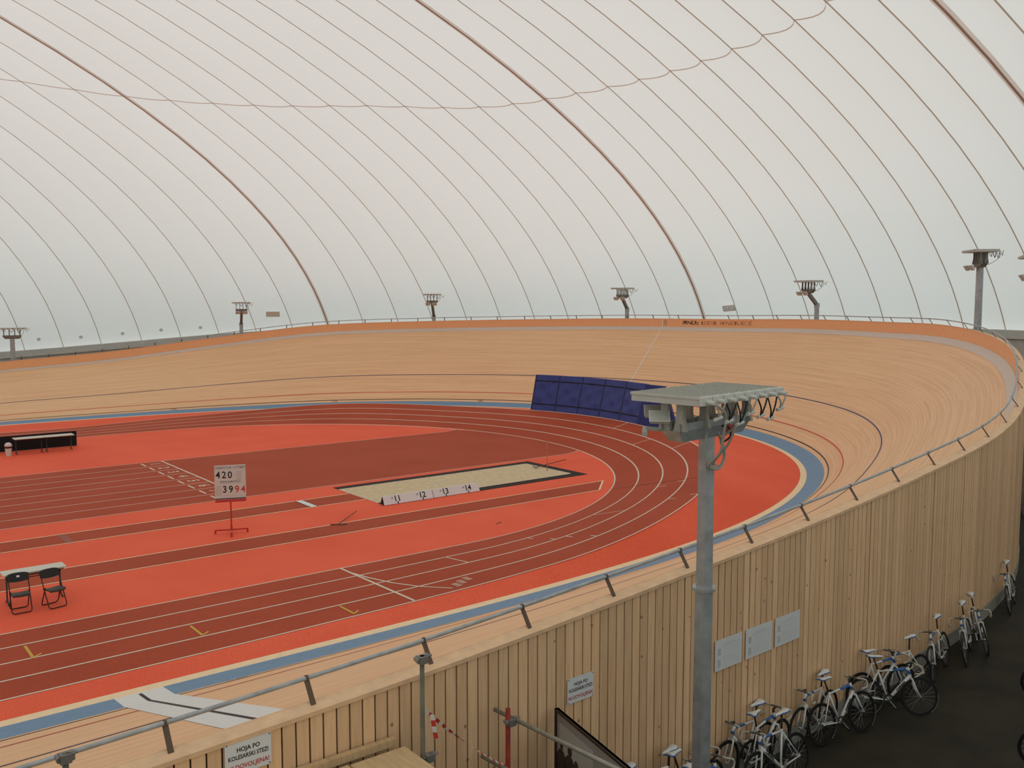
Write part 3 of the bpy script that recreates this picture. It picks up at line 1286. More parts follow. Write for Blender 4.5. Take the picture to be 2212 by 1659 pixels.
# ring wall carrying the dome
ring = []
for j in range(241):
    al = 2 * pi * j / 240
    R_ = dome_reach(al)
    x, y = PX + R_ * cos(al), PY + R_ * sin(al)
    n = Vector(((x - DCX) / DA ** 2, (y - DCY) / DB ** 2, 0)).normalized()
    ring.append((Vector((x, y, base_z(x))), n))
mb = MB()
for (p, n), (q, m) in zip(ring, ring[1:]):
    a, b = p - n * 0.42, q - m * 0.42
    mb.quad((a.x, a.y, ZF), (b.x, b.y, ZF), b, a)
rw = structure(mb.obj('wall_ring', M_CONC, None), 'grey concrete ring wall that carries the air dome', 'wall')
mb = MB()
for (p, n), (q, m) in zip(ring, ring[1:]):
    z1, z0 = Vector((0, 0, 0.10)), Vector((0, 0, -0.36))
    pi_, qi = p - n * 0.55, q - m * 0.55
    po, qo = p + n * 0.4, q + m * 0.4
    mb.quad(pi_ + z0, qi + z0, qi + z1, pi_ + z1)
    mb.quad(pi_ + z1, qi + z1, qo + z1, po + z1)
    mb.quad(po + z0, qo + z0, qi + z0, pi_ + z0)
mb.obj('ring_beam', M_CONCL, rw)

# added stepped stand, unseen behind the camera, shaped for light on the boards
mb = MB()
for i in range(8):
    mb.box(-24, 26, -9.6, -1.6 - i * .95, ZF if i == 0 else 0.4 + (i - 1) * .28, 0.4 + i * .28)
structure(mb.obj('wall_added_stand', mat('pale_added_stand', (0.55, 0.53, 0.49), 0.85, noise=0.08, nscale=2)), 'added unseen concrete stand behind the service aisle, shaped for its light', 'stand')

# ================================================================== THINGS
# ------------------------------------------------------------------ railing on the perimeter wall
def railing():
    r = empty('railing', tuple(wall_pt(-48.7, WH)))
    tag(r, 'long low steel railing leaning inward along the top of the wooden track wall', 'railing')
    base = r.location.copy()
    RISE, INW = 0.25, 0.14
    def top(s):
        return wall_pt(s, UPI + RISE - 0.03, 0.06 - INW)
    pts = [top(s) - base for s in srange(S_MIN, S_MAX, 0.5)]
    mb = MB()
    mb.tube(pts, 0.025, 8)
    mb.obj('rail', M_GALV, r, smooth=True)
    n = 0
    s = -48.42 - 1.465 * 4
    while s < 47:
        a = wall_pt(s, UPI - 0.05, 0.10) - base
        b = top(s) + Vector((0, 0, -0.02)) - base
        p0, p1 = lap_point(s)[1]
        mb = MB()
        mb.bar(a, b, 0.055, 0.014, up=(p0, p1, 0))
        po = mb.obj('post', M_POST, r)
        mb = MB()
        c = top(s) - base
        d = Vector((-p1, p0, 0))
        ring = [c + (Vector((p0, p1, 0)) * cos(t) + Vector((0, 0, 1)) * sin(t)) * 0.033 for t in [pi * k / 6 for k in range(-1, 8)]]
        for q0, q1 in zip(ring, ring[1:]):
            mb.quad(q0 - d * .012, q0 + d * .012, q1 + d * .012, q1 - d * .012)
        mb.obj('clamp', M_POST, po)
        s += 1.465
    return r


railing()

# ------------------------------------------------------------------ lamp poles
def module_deck(root, W, Ld, z, n, cables, big):
    """n lamp modules side by side along local x (W) and Ld deep along local y, top at z"""
    w = W / n
    for i in range(n):
        x0 = -W / 2 + i * w
        mb = MB()
        mb.box(x0 + .008, x0 + w - .008, -Ld / 2, Ld / 2, z - .028, z)
        mb.box(x0 + .02, x0 + w - .02, -Ld / 2 + .01, Ld / 2 - .01, z - .105, z - .028)
        mod = mb.obj('lamp_module', M_ALU, root)
        if big:
            mb = MB()
            m_ = 22
            for j in range(m_):
                y = -Ld / 2 + .05 + j * (Ld - .1) / (m_ - 1)
                for q in range(4):
                    x = x0 + .04 + q * (w - .08) / 3
                    mb.box(x - .012, x + .012, y - .008, y + .008, z, z + .010)
            fn = mb.obj('cooling_studs', M_CABLEG, mod)
            fn['kind'] = 'stuff'
            mb = MB()
            mb.box(x0 + .01, x0 + w - .01, -Ld / 2 - .035, -Ld / 2, z - .10, z - .004)
            mb.obj('end_plate', M_PLUG, mod)
            mb = MB()
            mb.tube([(x0 + w * .5, -Ld / 2 - .03, z - .06), (x0 + w * .5, -Ld / 2 - .13, z - .065)], .026, 10)
            mb.obj('plug', M_PLUG, mod)
        else:
            mb = MB()
            mb.box(x0 + w * .35, x0 + w * .65, -Ld / 2 - .05, -Ld / 2, z - .09, z - .03)
            mb.obj('plug', M_PLUG, mod)


def bracket(mb, x, y, z0, z1, w0, w1, t=.012):
    """plate bracket with waisted outline in the local yz plane"""
    zs = [z0, z0 + (z1 - z0) * .25, z0 + (z1 - z0) * .5, z1]
    ws = [w0, (w0 * .55 + w1 * .45), w1, w1 * 1.1]
    for (za, wa), (zb, wb) in zip(zip(zs, ws), list(zip(zs, ws))[1:]):
        mb.hexa([(x - t, y - wa / 2, za), (x + t, y - wa / 2, za), (x + t, y + wa / 2, za), (x - t, y + wa / 2, za),
                 (x - t, y - wb / 2, zb), (x + t, y - wb / 2, zb), (x + t, y + wb / 2, zb), (x - t, y + wb / 2, zb)])


def floodlight(root, base, yaw, tilt, k=1.0):
    """small rectangular spotlight on a stub arm"""
    c, s = cos(yaw), sin(yaw)
    def w(x, y, z):
        x, y, z = x * k, y * k, z * k
        yy, zz = y * cos(tilt) - z * sin(tilt), y * sin(tilt) + z * cos(tilt)
        return (base[0] + c * x - s * yy, base[1] + s * x + c * yy, base[2] + zz)
    mb = MB()
    mb.hexa([w(-.17, -.03, -.12), w(.17, -.03, -.12), w(.15, .05, -.10), w(-.15, .05, -.10), w(-.17, -.03, .12), w(.17, -.03, .12), w(.15, .05, .10), w(-.15, .05, .10)])
    fl = mb.obj('floodlight', M_ALU, root)
    mb = MB()
    mb.quad(w(-.15, -.033, -.10), w(.15, -.033, -.10), w(.15, -.033, .10), w(-.15, -.033, .10))
    mb.obj('glass', M_GLASS, fl)
    return fl


def lamp_pole(loc, rz, H, W, Ld, bend=None, label='', big=False, rpole=.112, nmod=8, flood=True, group=None):
    """local +y points outward from the track, local x along it; H = deck height above the foot"""
    root = empty('lamp_pole', loc, rz)
    tag(root, label, 'lamp', group)
    hz = H - (.58 if big else .72)            # top of the column
    cx, cy = 0.0, 0.0
    hexa = lambda r, z, x=0, y=0: [(x + r * cos(pi / 6 + k * pi / 3), y + r * sin(pi / 6 + k * pi / 3), z) for k in range(6)]
    def column(mb, a, b, r0, r1):
        A, B = hexa(r0, a[2], a[0], a[1]), hexa(r1, b[2], b[0], b[1])
        i0 = [mb.vert(p) for p in A]
        i1 = [mb.vert(p) for p in B]
        for k in range(6):
            mb.face([i0[k], i0[(k + 1) % 6], i1[(k + 1) % 6], i1[k]])
        mb.face(i0[::-1])
        mb.face(i1)
    if bend is None:
        zfl = 3.31 - ZF if big else None
        mb = MB()
        if big:
            column(mb, (0, 0, 0), (0, 0, zfl), rpole * 1.17, rpole * 1.10)
        else:
            column(mb, (0, 0, 0), (0, 0, hz), rpole * 1.15, rpole)
        mb.obj('column', M_GALV, root)
        if big:
            mb = MB()
            column(mb, (0, 0, zfl), (0, 0, hz), rpole * 1.03, rpole * .97)
            mb.obj('upper_column', M_GALV, root)
            mb = MB()
            column(mb, (0, 0, zfl - .02), (0, 0, zfl + .02), rpole * 1.45, rpole * 1.45)
            mb.obj('flange', M_GALV, root)
    else:
        jz, reach = bend
        mb = MB()
        column(mb, (0, 0, 0), (0, 0, jz), rpole * 1.1, rpole)
        mb.obj('column', M_GALV, root)
        cy = -reach
        mb = MB()
        mb.bar((0, .02, jz), (0, cy, hz), .18, .17, up=(0, 1, 0))
        mb.obj('tilted_arm', M_GALVD, root)
        mb = MB()
        mb.box(-.12, .12, -.10, .10, jz - .14, jz + .12)
        for dz in (-.08, .06):
            mb.tube([(-.15, 0, jz + dz), (.15, 0, jz + dz)], .03, 8)
        mb.obj('hinge', M_GALV, root)
    cb = W * (.84 if big else .62)
    mb = MB()
    mb.hexa([(-cb / 2 + .12, cy - .10, hz), (cb / 2 - .12, cy - .10, hz), (cb / 2 - .12, cy + .10, hz), (-cb / 2 + .12, cy + .10, hz),
             (-cb / 2, cy - .13, hz + .14), (cb / 2, cy - .13, hz + .14), (cb / 2, cy + .13, hz + .14), (-cb / 2, cy + .13, hz + .14)])
    for sy in (-1, 1):
        mb.box(-cb / 2, cb / 2, cy + sy * .13 - .006, cy + sy * .13 + .006, hz + .14, hz + .23)
    cbm = mb.obj('crossbeam', M_GALV if big else M_GALVD, root)
    if big:
        mb = MB()
        mb.box(.22, .38, cy - .142, cy - .136, hz + .03, hz + .14)
        mb.obj('red_tag', M_REDTAG, cbm)
    for i in range(4):
        x = -cb / 2 + .06 + i * (cb - .12) / 3
        for sy in (-1, 1):
            mb = MB()
            bracket(mb, x, cy + sy * .11, hz + .14, H - .105, .17, .09, .010 if not big else .030)
            mb.obj('bracket', M_GALVD if not big else M_CABLEG, root)
    dk = empty('lamp_deck', (0, cy, 0))
    dk.parent = root
    module_deck(dk, W, Ld, H, nmod, True, big)
    # connector cables under the deck
    nc = 7 if big else 4
    for i in range(nc):
        x0 = -W / 2 + (i + .6) * W / nmod * (1 if big else 1.6)
        x1 = x0 + W / nmod * (1.0 if big else 1.2)
        yb = cy - Ld / 2 - .12 if big else cy + Ld / 2 + .04
        mb = MB()
        sag = .20 + .05 * (i % 3)
        mb.tube(spline([(x0, yb, H - .07), (x0 + (x1 - x0) * .25, yb - .02, H - sag * .8), ((x0 + x1) / 2, yb + .02, H - sag - .06),
                 (x0 + (x1 - x0) * .8, yb, H - sag * .7), (x1, yb, H - .07)]), .010 if big else .014, 6)
        mb.obj('cable', M_CABLEB if i % 3 else M_CABLEG, root, smooth=True)
        if big and i % 1 == 0:
            mb = MB()
            xm = (x0 + x1) / 2
            mb.tube([(xm - .07, yb + .02, H - sag - .06), (xm + .07, yb + .02, H - sag - .04)], .022, 8)
            mb.obj('connector', M_PLUG, root)
    # feed cable looping down to the column
    mb = MB()
    if big:
        yb = cy - Ld / 2 - .12
        mb.tube(spline([(-W / 2 + .14, yb, H - 0.07), (-.52, yb + .02, H - 0.225), (-.40, yb + .12, H - 0.492), (-.34, yb + .2, H - 0.709), (-.20, -.16, H - 0.907), (-.02, -.17, H - 0.969),
                 (.14, -.15, H - 0.907), (.20, -.12, H - 0.74), (.08, -.10, H - 0.523)]), .017, 8)
        mb.obj('cable', M_CABLEG, root, smooth=True)
        mb = MB()
        mb.tube(spline([(-W / 2 + 2.5 * W / nmod, yb, H - 0.07), (-.22, yb + .06, H - 0.337), (-.16, yb + .2, H - 0.616), (-.06, -.15, H - 0.87), (-.01, -.16, H - 0.919)]), .014, 8)
        mb.obj('cable', M_CABLEG, root, smooth=True)
        mb = MB()
        mb.tube(spline([(.14, yb + .1, H - 0.225), (.04, yb + .2, H - 0.411), (.10, -.14, H - 0.616), (.17, -.16, H - 0.802), (.06, -.14, H - 0.957), (-.18, -.13, H - 0.882), (-.24, -.12, H - 0.678), (-.15, -.1, H - 0.51)]), .015, 8)
        mb.obj('cable', M_CABLEG, root, smooth=True)
        mb = MB()
        mb.tube(spline([(.12, -.13, H - 0.448), (.22, -.18, H - 0.485), (.24, -.18, H - 0.597), (.14, -.14, H - 0.659)]), .012, 6)
        mb.obj('cable', M_CABLEB, root, smooth=True)
    else:
        mb.tube(spline([(W / 2 - .1, cy + Ld / 2, H - .1), (W / 2 - .1, cy + Ld / 2 + .04, H - .3), (cb / 2, cy + .3, H - .55), (.1, cy, hz + .02)]), .012, 6)
        mb.obj('cable', M_CABLEG, root, smooth=True)
    if flood:
        if big:
            floodlight(root, (-.86, .10, hz + .30), RAD(-50), RAD(-48), .72)
            floodlight(root, (-.64, .34, hz + .33), RAD(-50), RAD(-48), .72)
            mb = MB()
            mb.bar((-.62, .10, hz + .12), (-.80, .34, hz + .14), .06, .04)
            mb.bar((-.98, .22, hz + .10), (-.68, .44, hz + .12), .06, .05)
            mb.obj('floodlight_arm', M_CABLEG, root)
        else:
            floodlight(root, (-.26, cy - .44, hz - .02), RAD(0), RAD(35))
            floodlight(root, (.22, cy - .42, hz - .02), RAD(0), RAD(35))
            mb = MB()
            mb.bar((0, cy, hz + .04), (0, cy - .38, hz), .30, .05)
            mb.obj('floodlight_arm', mat('pinkish_steel', (0.40, 0.30, 0.26), 0.5), root)
    return root


lamp_pole((8.885, 7.455, ZF), RAD(7), 5.815 - ZF, 1.86, .97, None, 'large galvanised lamp mast standing close in front of the board wall', True)


def far_lamp(x, y, z0, head, nrm, joint, W, Ld, label, straight=False, flood=True):
    rz = atan2(nrm[1], nrm[0]) - pi / 2
    if straight:
        return lamp_pole((x, y, ZF), rz, head - ZF, W, Ld, None, label, False, .15, 6, flood)
    hz = head - .72
    return lamp_pole((x, y, ZF), rz, head - ZF, W, Ld, (joint - ZF, max(.3, (hz - joint) * .95)), label, False, .14, 6, flood)


far_lamp(11.36, 66.95, 3.1, 5.25, (0.04, 1.0), 0, 1.7, 1.0, 'lamp mast at the far left edge behind the low end of the track wall', True, False)
far_lamp(25.73, 64.62, 4.57, 6.9, (0.32, 0.95), 5.30, 1.3, 1.0, 'hinged lamp mast behind the far track wall beside the tan dome patch')
far_lamp(37.88, 57.91, 5.44, 7.5, (0.65, 0.76), 5.80, 1.3, 1.0, 'hinged lamp mast behind the far wall, second from the tan dome patch')
far_lamp(45.91, 45.80, 5.71, 7.88, (0.95, 0.30), 6.42, 1.35, 1.0, 'bent lamp mast just left of the dark wall lettering')
far_lamp(46.34, 31.05, 5.85, 8.12, (0.97, -0.25), 6.72, 1.35, 1.0, 'bent lamp mast right of the small printed sign on the dome')
far_lamp(39.2, 18.55, 5.77, 9.05, (0.72, -0.69), 0, 1.35, 1.0, 'tall straight lamp mast above the right end of the banked turn', True)
far_lamp(33.1, 13.75, 5.3, 8.45, (0.50, -0.866), 0, 1.35, 1.0, 'lamp mast cut by the right picture edge, only its floodlight showing', True)

# ------------------------------------------------------------------ blue crash mats
def crash_mat():
    def P(sv, out, z):
        p, n = ov(sv, 4)
        t = max(.1, ring_hit(p, n))
        zz = p.z * (1 - min(1, max(0, out) / t))
        return Vector((p.x + n[0] * out, p.y + n[1] * out, zz + z))
    svs = [SV0 + (SV1 - SV0) * i / 5 for i in range(6)]
    root = empty('crash_mat', tuple(P(svs[0], .15, 0)))
    tag(root, 'row of tall navy blue crash mats leaning back beside the running lanes', 'mat')
    b0 = root.location.copy()
    H, lean, th = 1.95, .50, .16
    for i in range(5):
        a, c = svs[i], svs[i + 1]
        A, B = P(a, .15, .02), P(c, .15, .02)
        _, na = ov(a, 4)
        _, nc = ov(c, 4)
        ua, uc = Vector((na[0] * lean, na[1] * lean, H)), Vector((nc[0] * lean, nc[1] * lean, H))
        oa, oc = Vector((na[0], na[1], 0)) * th, Vector((nc[0], nc[1], 0)) * th
        g = (B - A).normalized() * .012
        hx = [A + g, B - g, B - g + oc, A + g + oa, A + g + ua, B - g + uc, B - g + uc + oc, A + g + ua + oa]
        mb = MB()
        # subdivided face with slight sag folds
        n1, n2 = 16, 14
        grid = []
        nrm = (B - A).cross(ua).normalized()
        if nrm.dot(Vector((na[0], na[1], 0))) > 0:
            nrm = -nrm
        for v in range(n2 + 1):
            row = []
            for u in range(n1 + 1):
                fu, fv = u / n1, v / n2
                lo, hi = hx[0].lerp(hx[1], fu), hx[4].lerp(hx[5], fu)
                p = lo.lerp(hi, fv)
                edge = min(fu, 1 - fu, fv, 1 - fv)
                p = p + nrm * (min(1, edge * 6) * (.018 * sin(9 * fu + 14 * fv + i) - .012 * sin(17 * fv - 6 * fu + 2 * i)))
                row.append(mb.vert(p - b0))
            grid.append(row)
        for v in range(n2):
            for u in range(n1):
                mb.face([grid[v][u], grid[v][u + 1], grid[v + 1][u + 1], grid[v + 1][u]])
        h = [mb.vert(p - b0) for p in hx]
        for f in ((3, 2, 1, 0), (4, 5, 6, 7), (1, 2, 6, 5), (2, 3, 7, 6), (3, 0, 4, 7)):
            mb.face([h[q] for q in f])
        pn = mb.obj('mat_panel', M_BLUEMAT, root, smooth=True)
        for fv in (.18, .83):
            mb = MB()
            for u in range(n1 - 1):
                p0, p1 = grid[0][0], 0
                q0 = hx[0].lerp(hx[1], (u + .5) / n1).lerp(hx[4].lerp(hx[5], (u + .5) / n1), fv) + nrm * .035
                q1 = hx[0].lerp(hx[1], (u + 1.5) / n1).lerp(hx[4].lerp(hx[5], (u + 1.5) / n1), fv) + nrm * .035
                w = Vector((0, 0, .028))
                mb.quad(q0 - w - b0, q1 - w - b0, q1 + w - b0, q0 + w - b0)
            mb.obj('strap', M_STRAP, pn)
        mb = MB()
        mb.quad(A - b0 + nrm * .006 - g * 2, A - b0 + nrm * .006 + g * 3, A + ua - b0 + nrm * .006 + g * 3, A + ua - b0 + nrm * .006 - g * 2)
        mb.obj('edge_seam', M_STRAP, pn)
    # end wing folded back, with a cut corner
    A = P(svs[5], .15, .02)
    _, na = ov(svs[5], 4)
    D = (Vector((na[0], na[1], 0)) * .45 + Vector((na[1], -na[0], 0)) * .95).normalized()
    nrm = Vector((D.y, -D.x, 0)) * .14
    U = Vector((na[0] * lean, na[1] * lean, H))
    prof = [A, A + D * 2.0 + Vector((0, 0, -.12)), A + D * 2.1 + Vector((0, 0, .35)), A + U * .98 + D * 1.1, A + U]
    mb = MB()
    mb.prism([p - b0 for p in prof], (0, 0, 0), nrm)
    mb.obj('end_wing', M_BLUEMAT2, root)
    return root


SV0, SV1 = 26.4, 19.7
crash_mat()

# ------------------------------------------------------------------ sand pit, distance boards, tools
pit = empty('sand_pit', (15.6, 27.05, 0))
tag(pit, 'long jump sand pit with a black rubber border', 'sand pit')
mb = MB()
x0, x1, y0, y1 = 0.12, 8.9, .50, 3.33
nx_, ny_ = 60, 20
rows = []
for j in range(ny_ + 1):
    rows.append([mb.vert((x0 + (x1 - x0) * i / nx_, y0 + (y1 - y0) * j / ny_, .012 + .012 * sin(i * 1.7 + j * .6) * sin(j * 1.3 + i * .31) * (1 if 0 < i < nx_ and 0 < j < ny_ else 0))) for i in range(nx_ + 1)])
for j in range(ny_):
    for i in range(nx_):
        mb.face([rows[j][i], rows[j][i + 1], rows[j + 1][i + 1], rows[j + 1][i]])
mb.obj('sand', M_SAND, pit, smooth=True)
for nm, pts in (('border_far', ((.06, 3.36), (9.38, 3.36), (9.38, 3.82), (.06, 3.82))), ('border_near', ((.06, 0), (9.38, 0), (9.38, .46), (.06, .46))), ('border_end', ((8.94, .46), (9.38, .46), (9.38, 3.36), (8.94, 3.36)))):
    mb = MB()
    mb.hexa([(p[0], p[1], .003) for p in pts] + [(p[0], p[1], .012) for p in pts])
    mb.obj('border', M_PITB, pit)
mb = MB()
for a, b in (((.08, .46), (8.94, .50)), ((.08, 3.33), (8.94, 3.37)), ((.05, .46), (.10, 3.37)), ((8.90, .46), (8.94, 3.37))):
    mb.box(a[0], b[0], a[1], b[1], .004, .02)
mb.obj('kerb', M_LINE, pit)


def distance_board(x, nums, label):
    r = empty('distance_board', (x, 27.02, 0))
    tag(r, label, 'marker', 'distance boards along the sand pit')
    mb = MB()
    mb.prism([(0, 0, .014), (0, .28, .014), (0, .17, .29), (0, .13, .29)], (0, 0, 0), (1.99, 0, 0))
    mb.obj('wedge', M_PAPER, r)
    ey = Vector((0, .13, .276)).normalized()
    for q, t in nums:
        mb = MB()
        text_on(mb, t, .29, (q, .070, .17), (1, 0, 0), ey, .004, bold=.004)
        mb.obj('number', M_INK, r)
        mb = MB()
        text_on(mb, '^', .16, (q - .20, .07, .19), (1, 0, 0), ey, .004)
        o = Vector((q, .018, .055)) + Vector((0, -.9, .42)) * .004
        mb.quad(o + Vector((-.02, -.018, -.038)), o + Vector((.02, -.018, -.038)), o + Vector((.02, .01, .03)), o + Vector((-.02, .01, .03)))
        mb.obj('tick', M_INK, r)
    mb = MB()
    mb.prism([(0, .01, .02), (0, .27, .02), (0, .165, .28), (0, .135, .28)], (-.004, 0, 0), (-.001, 0, 0))
    mb.obj('end_face', M_PITB, r)
    return r


distance_board(15.62, ((.55, '11'), (1.56, '12')), 'white wedge distance board reading 11 and 12 at the corner of the sand pit')
distance_board(17.63, ((.52, '13'), (1.50, '14')), 'white wedge distance board reading 13 and 14 halfway along the sand pit')


def rod(name, pts, r, m, label, cat, extra=None):
    root = empty(name, pts[0])
    tag(root, label, cat)
    b = Vector(pts[0])
    mb = MB()
    mb.tube([Vector(p) - b for p in pts], r, 8)
    mb.obj('handle', m, root, smooth=True)
    if extra:
        extra(root, b)
    return root


def rake_head(root, b):
    mb = MB()
    mb.bar((-.06, -.05, -.005), (.10, .35, -.005), .05, .03)
    for i in range(8):
        p = Vector((-.06, -.05, -.01)).lerp(Vector((.10, .35, -.01)), i / 7)
        mb.tube([p, p + Vector((.015, 0, -.03))], .006, 5)
    mb.obj('rake_head', M_GALVD, root)


rod('sand_rake', [(24.15, 29.25, .075), (26.0, 29.52, .16)], .018, M_STICK, 'wooden rake lying across the far corner of the sand pit', 'rake', rake_head)


def pole_mark(root, b):
    mb = MB()
    mb.tube([(.01, .02, .86), (.02, .03, 1.22)], .034, 8)
    mb.obj('grip', M_FLAGR, root)


rod('marker_pole', [(24.17, 28.6, .01), (24.2, 28.65, 1.22)], .017, M_FLAGR, 'thin upright reddish marker pole stuck in the sand', 'pole', pole_mark)


def broom_head(root, b):
    mb = MB()
    mb.bar((-.22, .14, -.02), (.22, -.12, -.02), .035, .03)
    mb.obj('broom_head', M_STICK, root)


rod('broom', [(13.13, 25.52, .045), (14.25, 26.45, .12)], .016, M_STICK, 'thin wooden broom lying on the red floor near the white take-off board', 'broom', broom_head)

mb = MB()
mb.bar((17.05, 22.62, .01), (17.25, 22.72, .012), .025, .012)
mb.bar((17.25, 22.72, .012), (17.30, 22.66, .012), .02, .012)
tag(mb.obj('scrap', M_STICK), 'tiny dark scrap lying on the red floor between runway and lanes', 'scrap')

# ------------------------------------------------------------------ score stand
sc = empty('score_stand', (10.13, 26.5, 0), 0)
tag(sc, 'white number board on a red stand showing 420 and 3994', 'scoreboard')
ex = Vector((.83, -.32, 0)).normalized()
nrm = Vector((-ex.y, ex.x, 0))          # away from the camera
ctr = Vector((0, .1, 0))
def sp_(u, z, d=0.0):
    return ctr + ex * u + Vector((0, 0, z)) - nrm * d
def plate(mb, u0, u1, z0, z1, d0, d1):
    mb.hexa([sp_(u0, z0, d1), sp_(u1, z0, d1), sp_(u1, z0, d0), sp_(u0, z0, d0), sp_(u0, z1, d1), sp_(u1, z1, d1), sp_(u1, z1, d0), sp_(u0, z1, d0)])
mb = MB()
plate(mb, -.445, .445, .95, 2.06, -.015, .015)
bd = mb.obj('board', M_WHITE, sc)
mb = MB()
plate(mb, -.44, .44, .95, 1.035, .015, .019)
mb.obj('red_stripe', M_INKR, bd)
mb = MB()
plate(mb, -.44, .44, 1.045, 1.07, .015, .019)
mb.obj('black_stripe', M_INK, bd)
ez = Vector((0, 0, 1))
for t, sz, u, z, m_, sx in (('COMPETITOR / ATTEMPT', .105, 0, 1.985, M_INKG, .74), ('PERFORMANCE', .105, .0, 1.565, M_INKG, .80)):
    mb = MB()
    text_on(mb, t, sz, sp_(u, z, .015), ex, ez, .004, sx=sx, bold=.002)
    mb.obj('lettering', m_, bd)
for t, u, z, m_ in (('4', -.345, 1.77, M_INK), ('2', -.175, 1.765, M_INK), ('0', -.005, 1.76, M_INK), ('3', -.16, 1.33, M_INK), ('9', .015, 1.325, M_INK), ('9', .19, 1.32, M_INKR), ('4', .365, 1.315, M_INKR)):
    mb = MB()
    plate(mb, u - .078, u + .078, z - .165, z + .125, .015, .020)
    cd = mb.obj('number_card', mat('number_card', (0.70, 0.68, 0.62), 0.5), bd)
    mb = MB()
    text_on(mb, t, .29, sp_(u, z + .0, .020), ex, ez, .003, bold=.005, sx=.88)
    mb.obj('digit', m_, cd)
for u, z in ((.25, 1.76), (-.345, 1.33)):
    mb = MB()
    plate(mb, u - .078, u + .078, z - .165, z + .125, .015, .020)
    mb.obj('number_card', mat('blank_card', (0.58, 0.565, 0.52), 0.5), bd)
mb = MB()
plate(mb, -.022, .022, .10, .96, -.05, -.015)
mb.obj('pole', M_REDSTEEL, sc)
mb = MB()
mb.bar(ex * -.47 + Vector((0, .1, .11)), ex * .47 + Vector((0, .1, .11)), .04, .04)
mb.bar(-nrm * .52 + Vector((0, .1, .11)), nrm * .52 + Vector((0, .1, .11)), .04, .04)
mb.obj('cross_base', M_REDSTEEL, sc)
for d in (ex * -.46, ex * .46, nrm * .5, nrm * -.5):
    mb = MB()
    mb.box(d.x - .022, d.x + .022, d.y + .1 - .022, d.y + .1 + .022, 0, .12)
    mb.obj('foot', M_REDSTEEL, sc)

# ------------------------------------------------------------------ tables, chairs, bin, black panels
def table(x, y, L, W, label, m_leg, group=None, shelf=True):
    r = empty('folding_table', (x, y, 0))
    tag(r, label, 'table', group)
    mb = MB()
    mb.box(-L / 2, L / 2, -W / 2, W / 2, .705, .735)
    mb.obj('tabletop', mat('pale_tabletop', (0.62, 0.61, 0.52), 0.45), r)
    for sx in (-1, 1):
        x_ = sx * (L / 2 - .10)
        mb = MB()
        mb.tube([(x_, 0, .70), (x_, 0, .16), (x_, -.05, .07), (x_, -.20, .02)], .019, 8)
        mb.tube([(x_, 0, .16), (x_, .05, .07), (x_, .20, .02)], .017, 8)
        mb.obj('leg', m_leg, r, smooth=True)
    mb = MB()
    for yy, zz in ((-.12, .64), (.12, .64), (0, .56)):
        mb.tube([(-L / 2 + .1, yy, zz), (L / 2 - .1, yy, zz)], .010, 6)
    mb.obj('under_rail', M_BROWNTUBE, r)
    mb = MB()
    for yy in (-W / 2 + .05, W / 2 - .05):
        mb.box(-L / 2 + .05, L / 2 - .05, yy - .015, yy + .015, .675, .705)
    mb.obj('apron', mat('brown_apron', (0.10, 0.055, 0.035), 0.6), r)
    return r


table(4.17, 23.35, 1.32, .45, 'narrow pale folding table with two black chairs in front of it', M_GREENSTEEL)
table(8.38, 46.6, 1.25, .62, 'left of two pale folding tables before low black panels', M_GREENSTEEL, 'pale tables before the black panels')
table(9.64, 46.6, 1.25, .62, 'right of two pale folding tables before low black panels', M_GREENSTEEL, 'pale tables before the black panels')


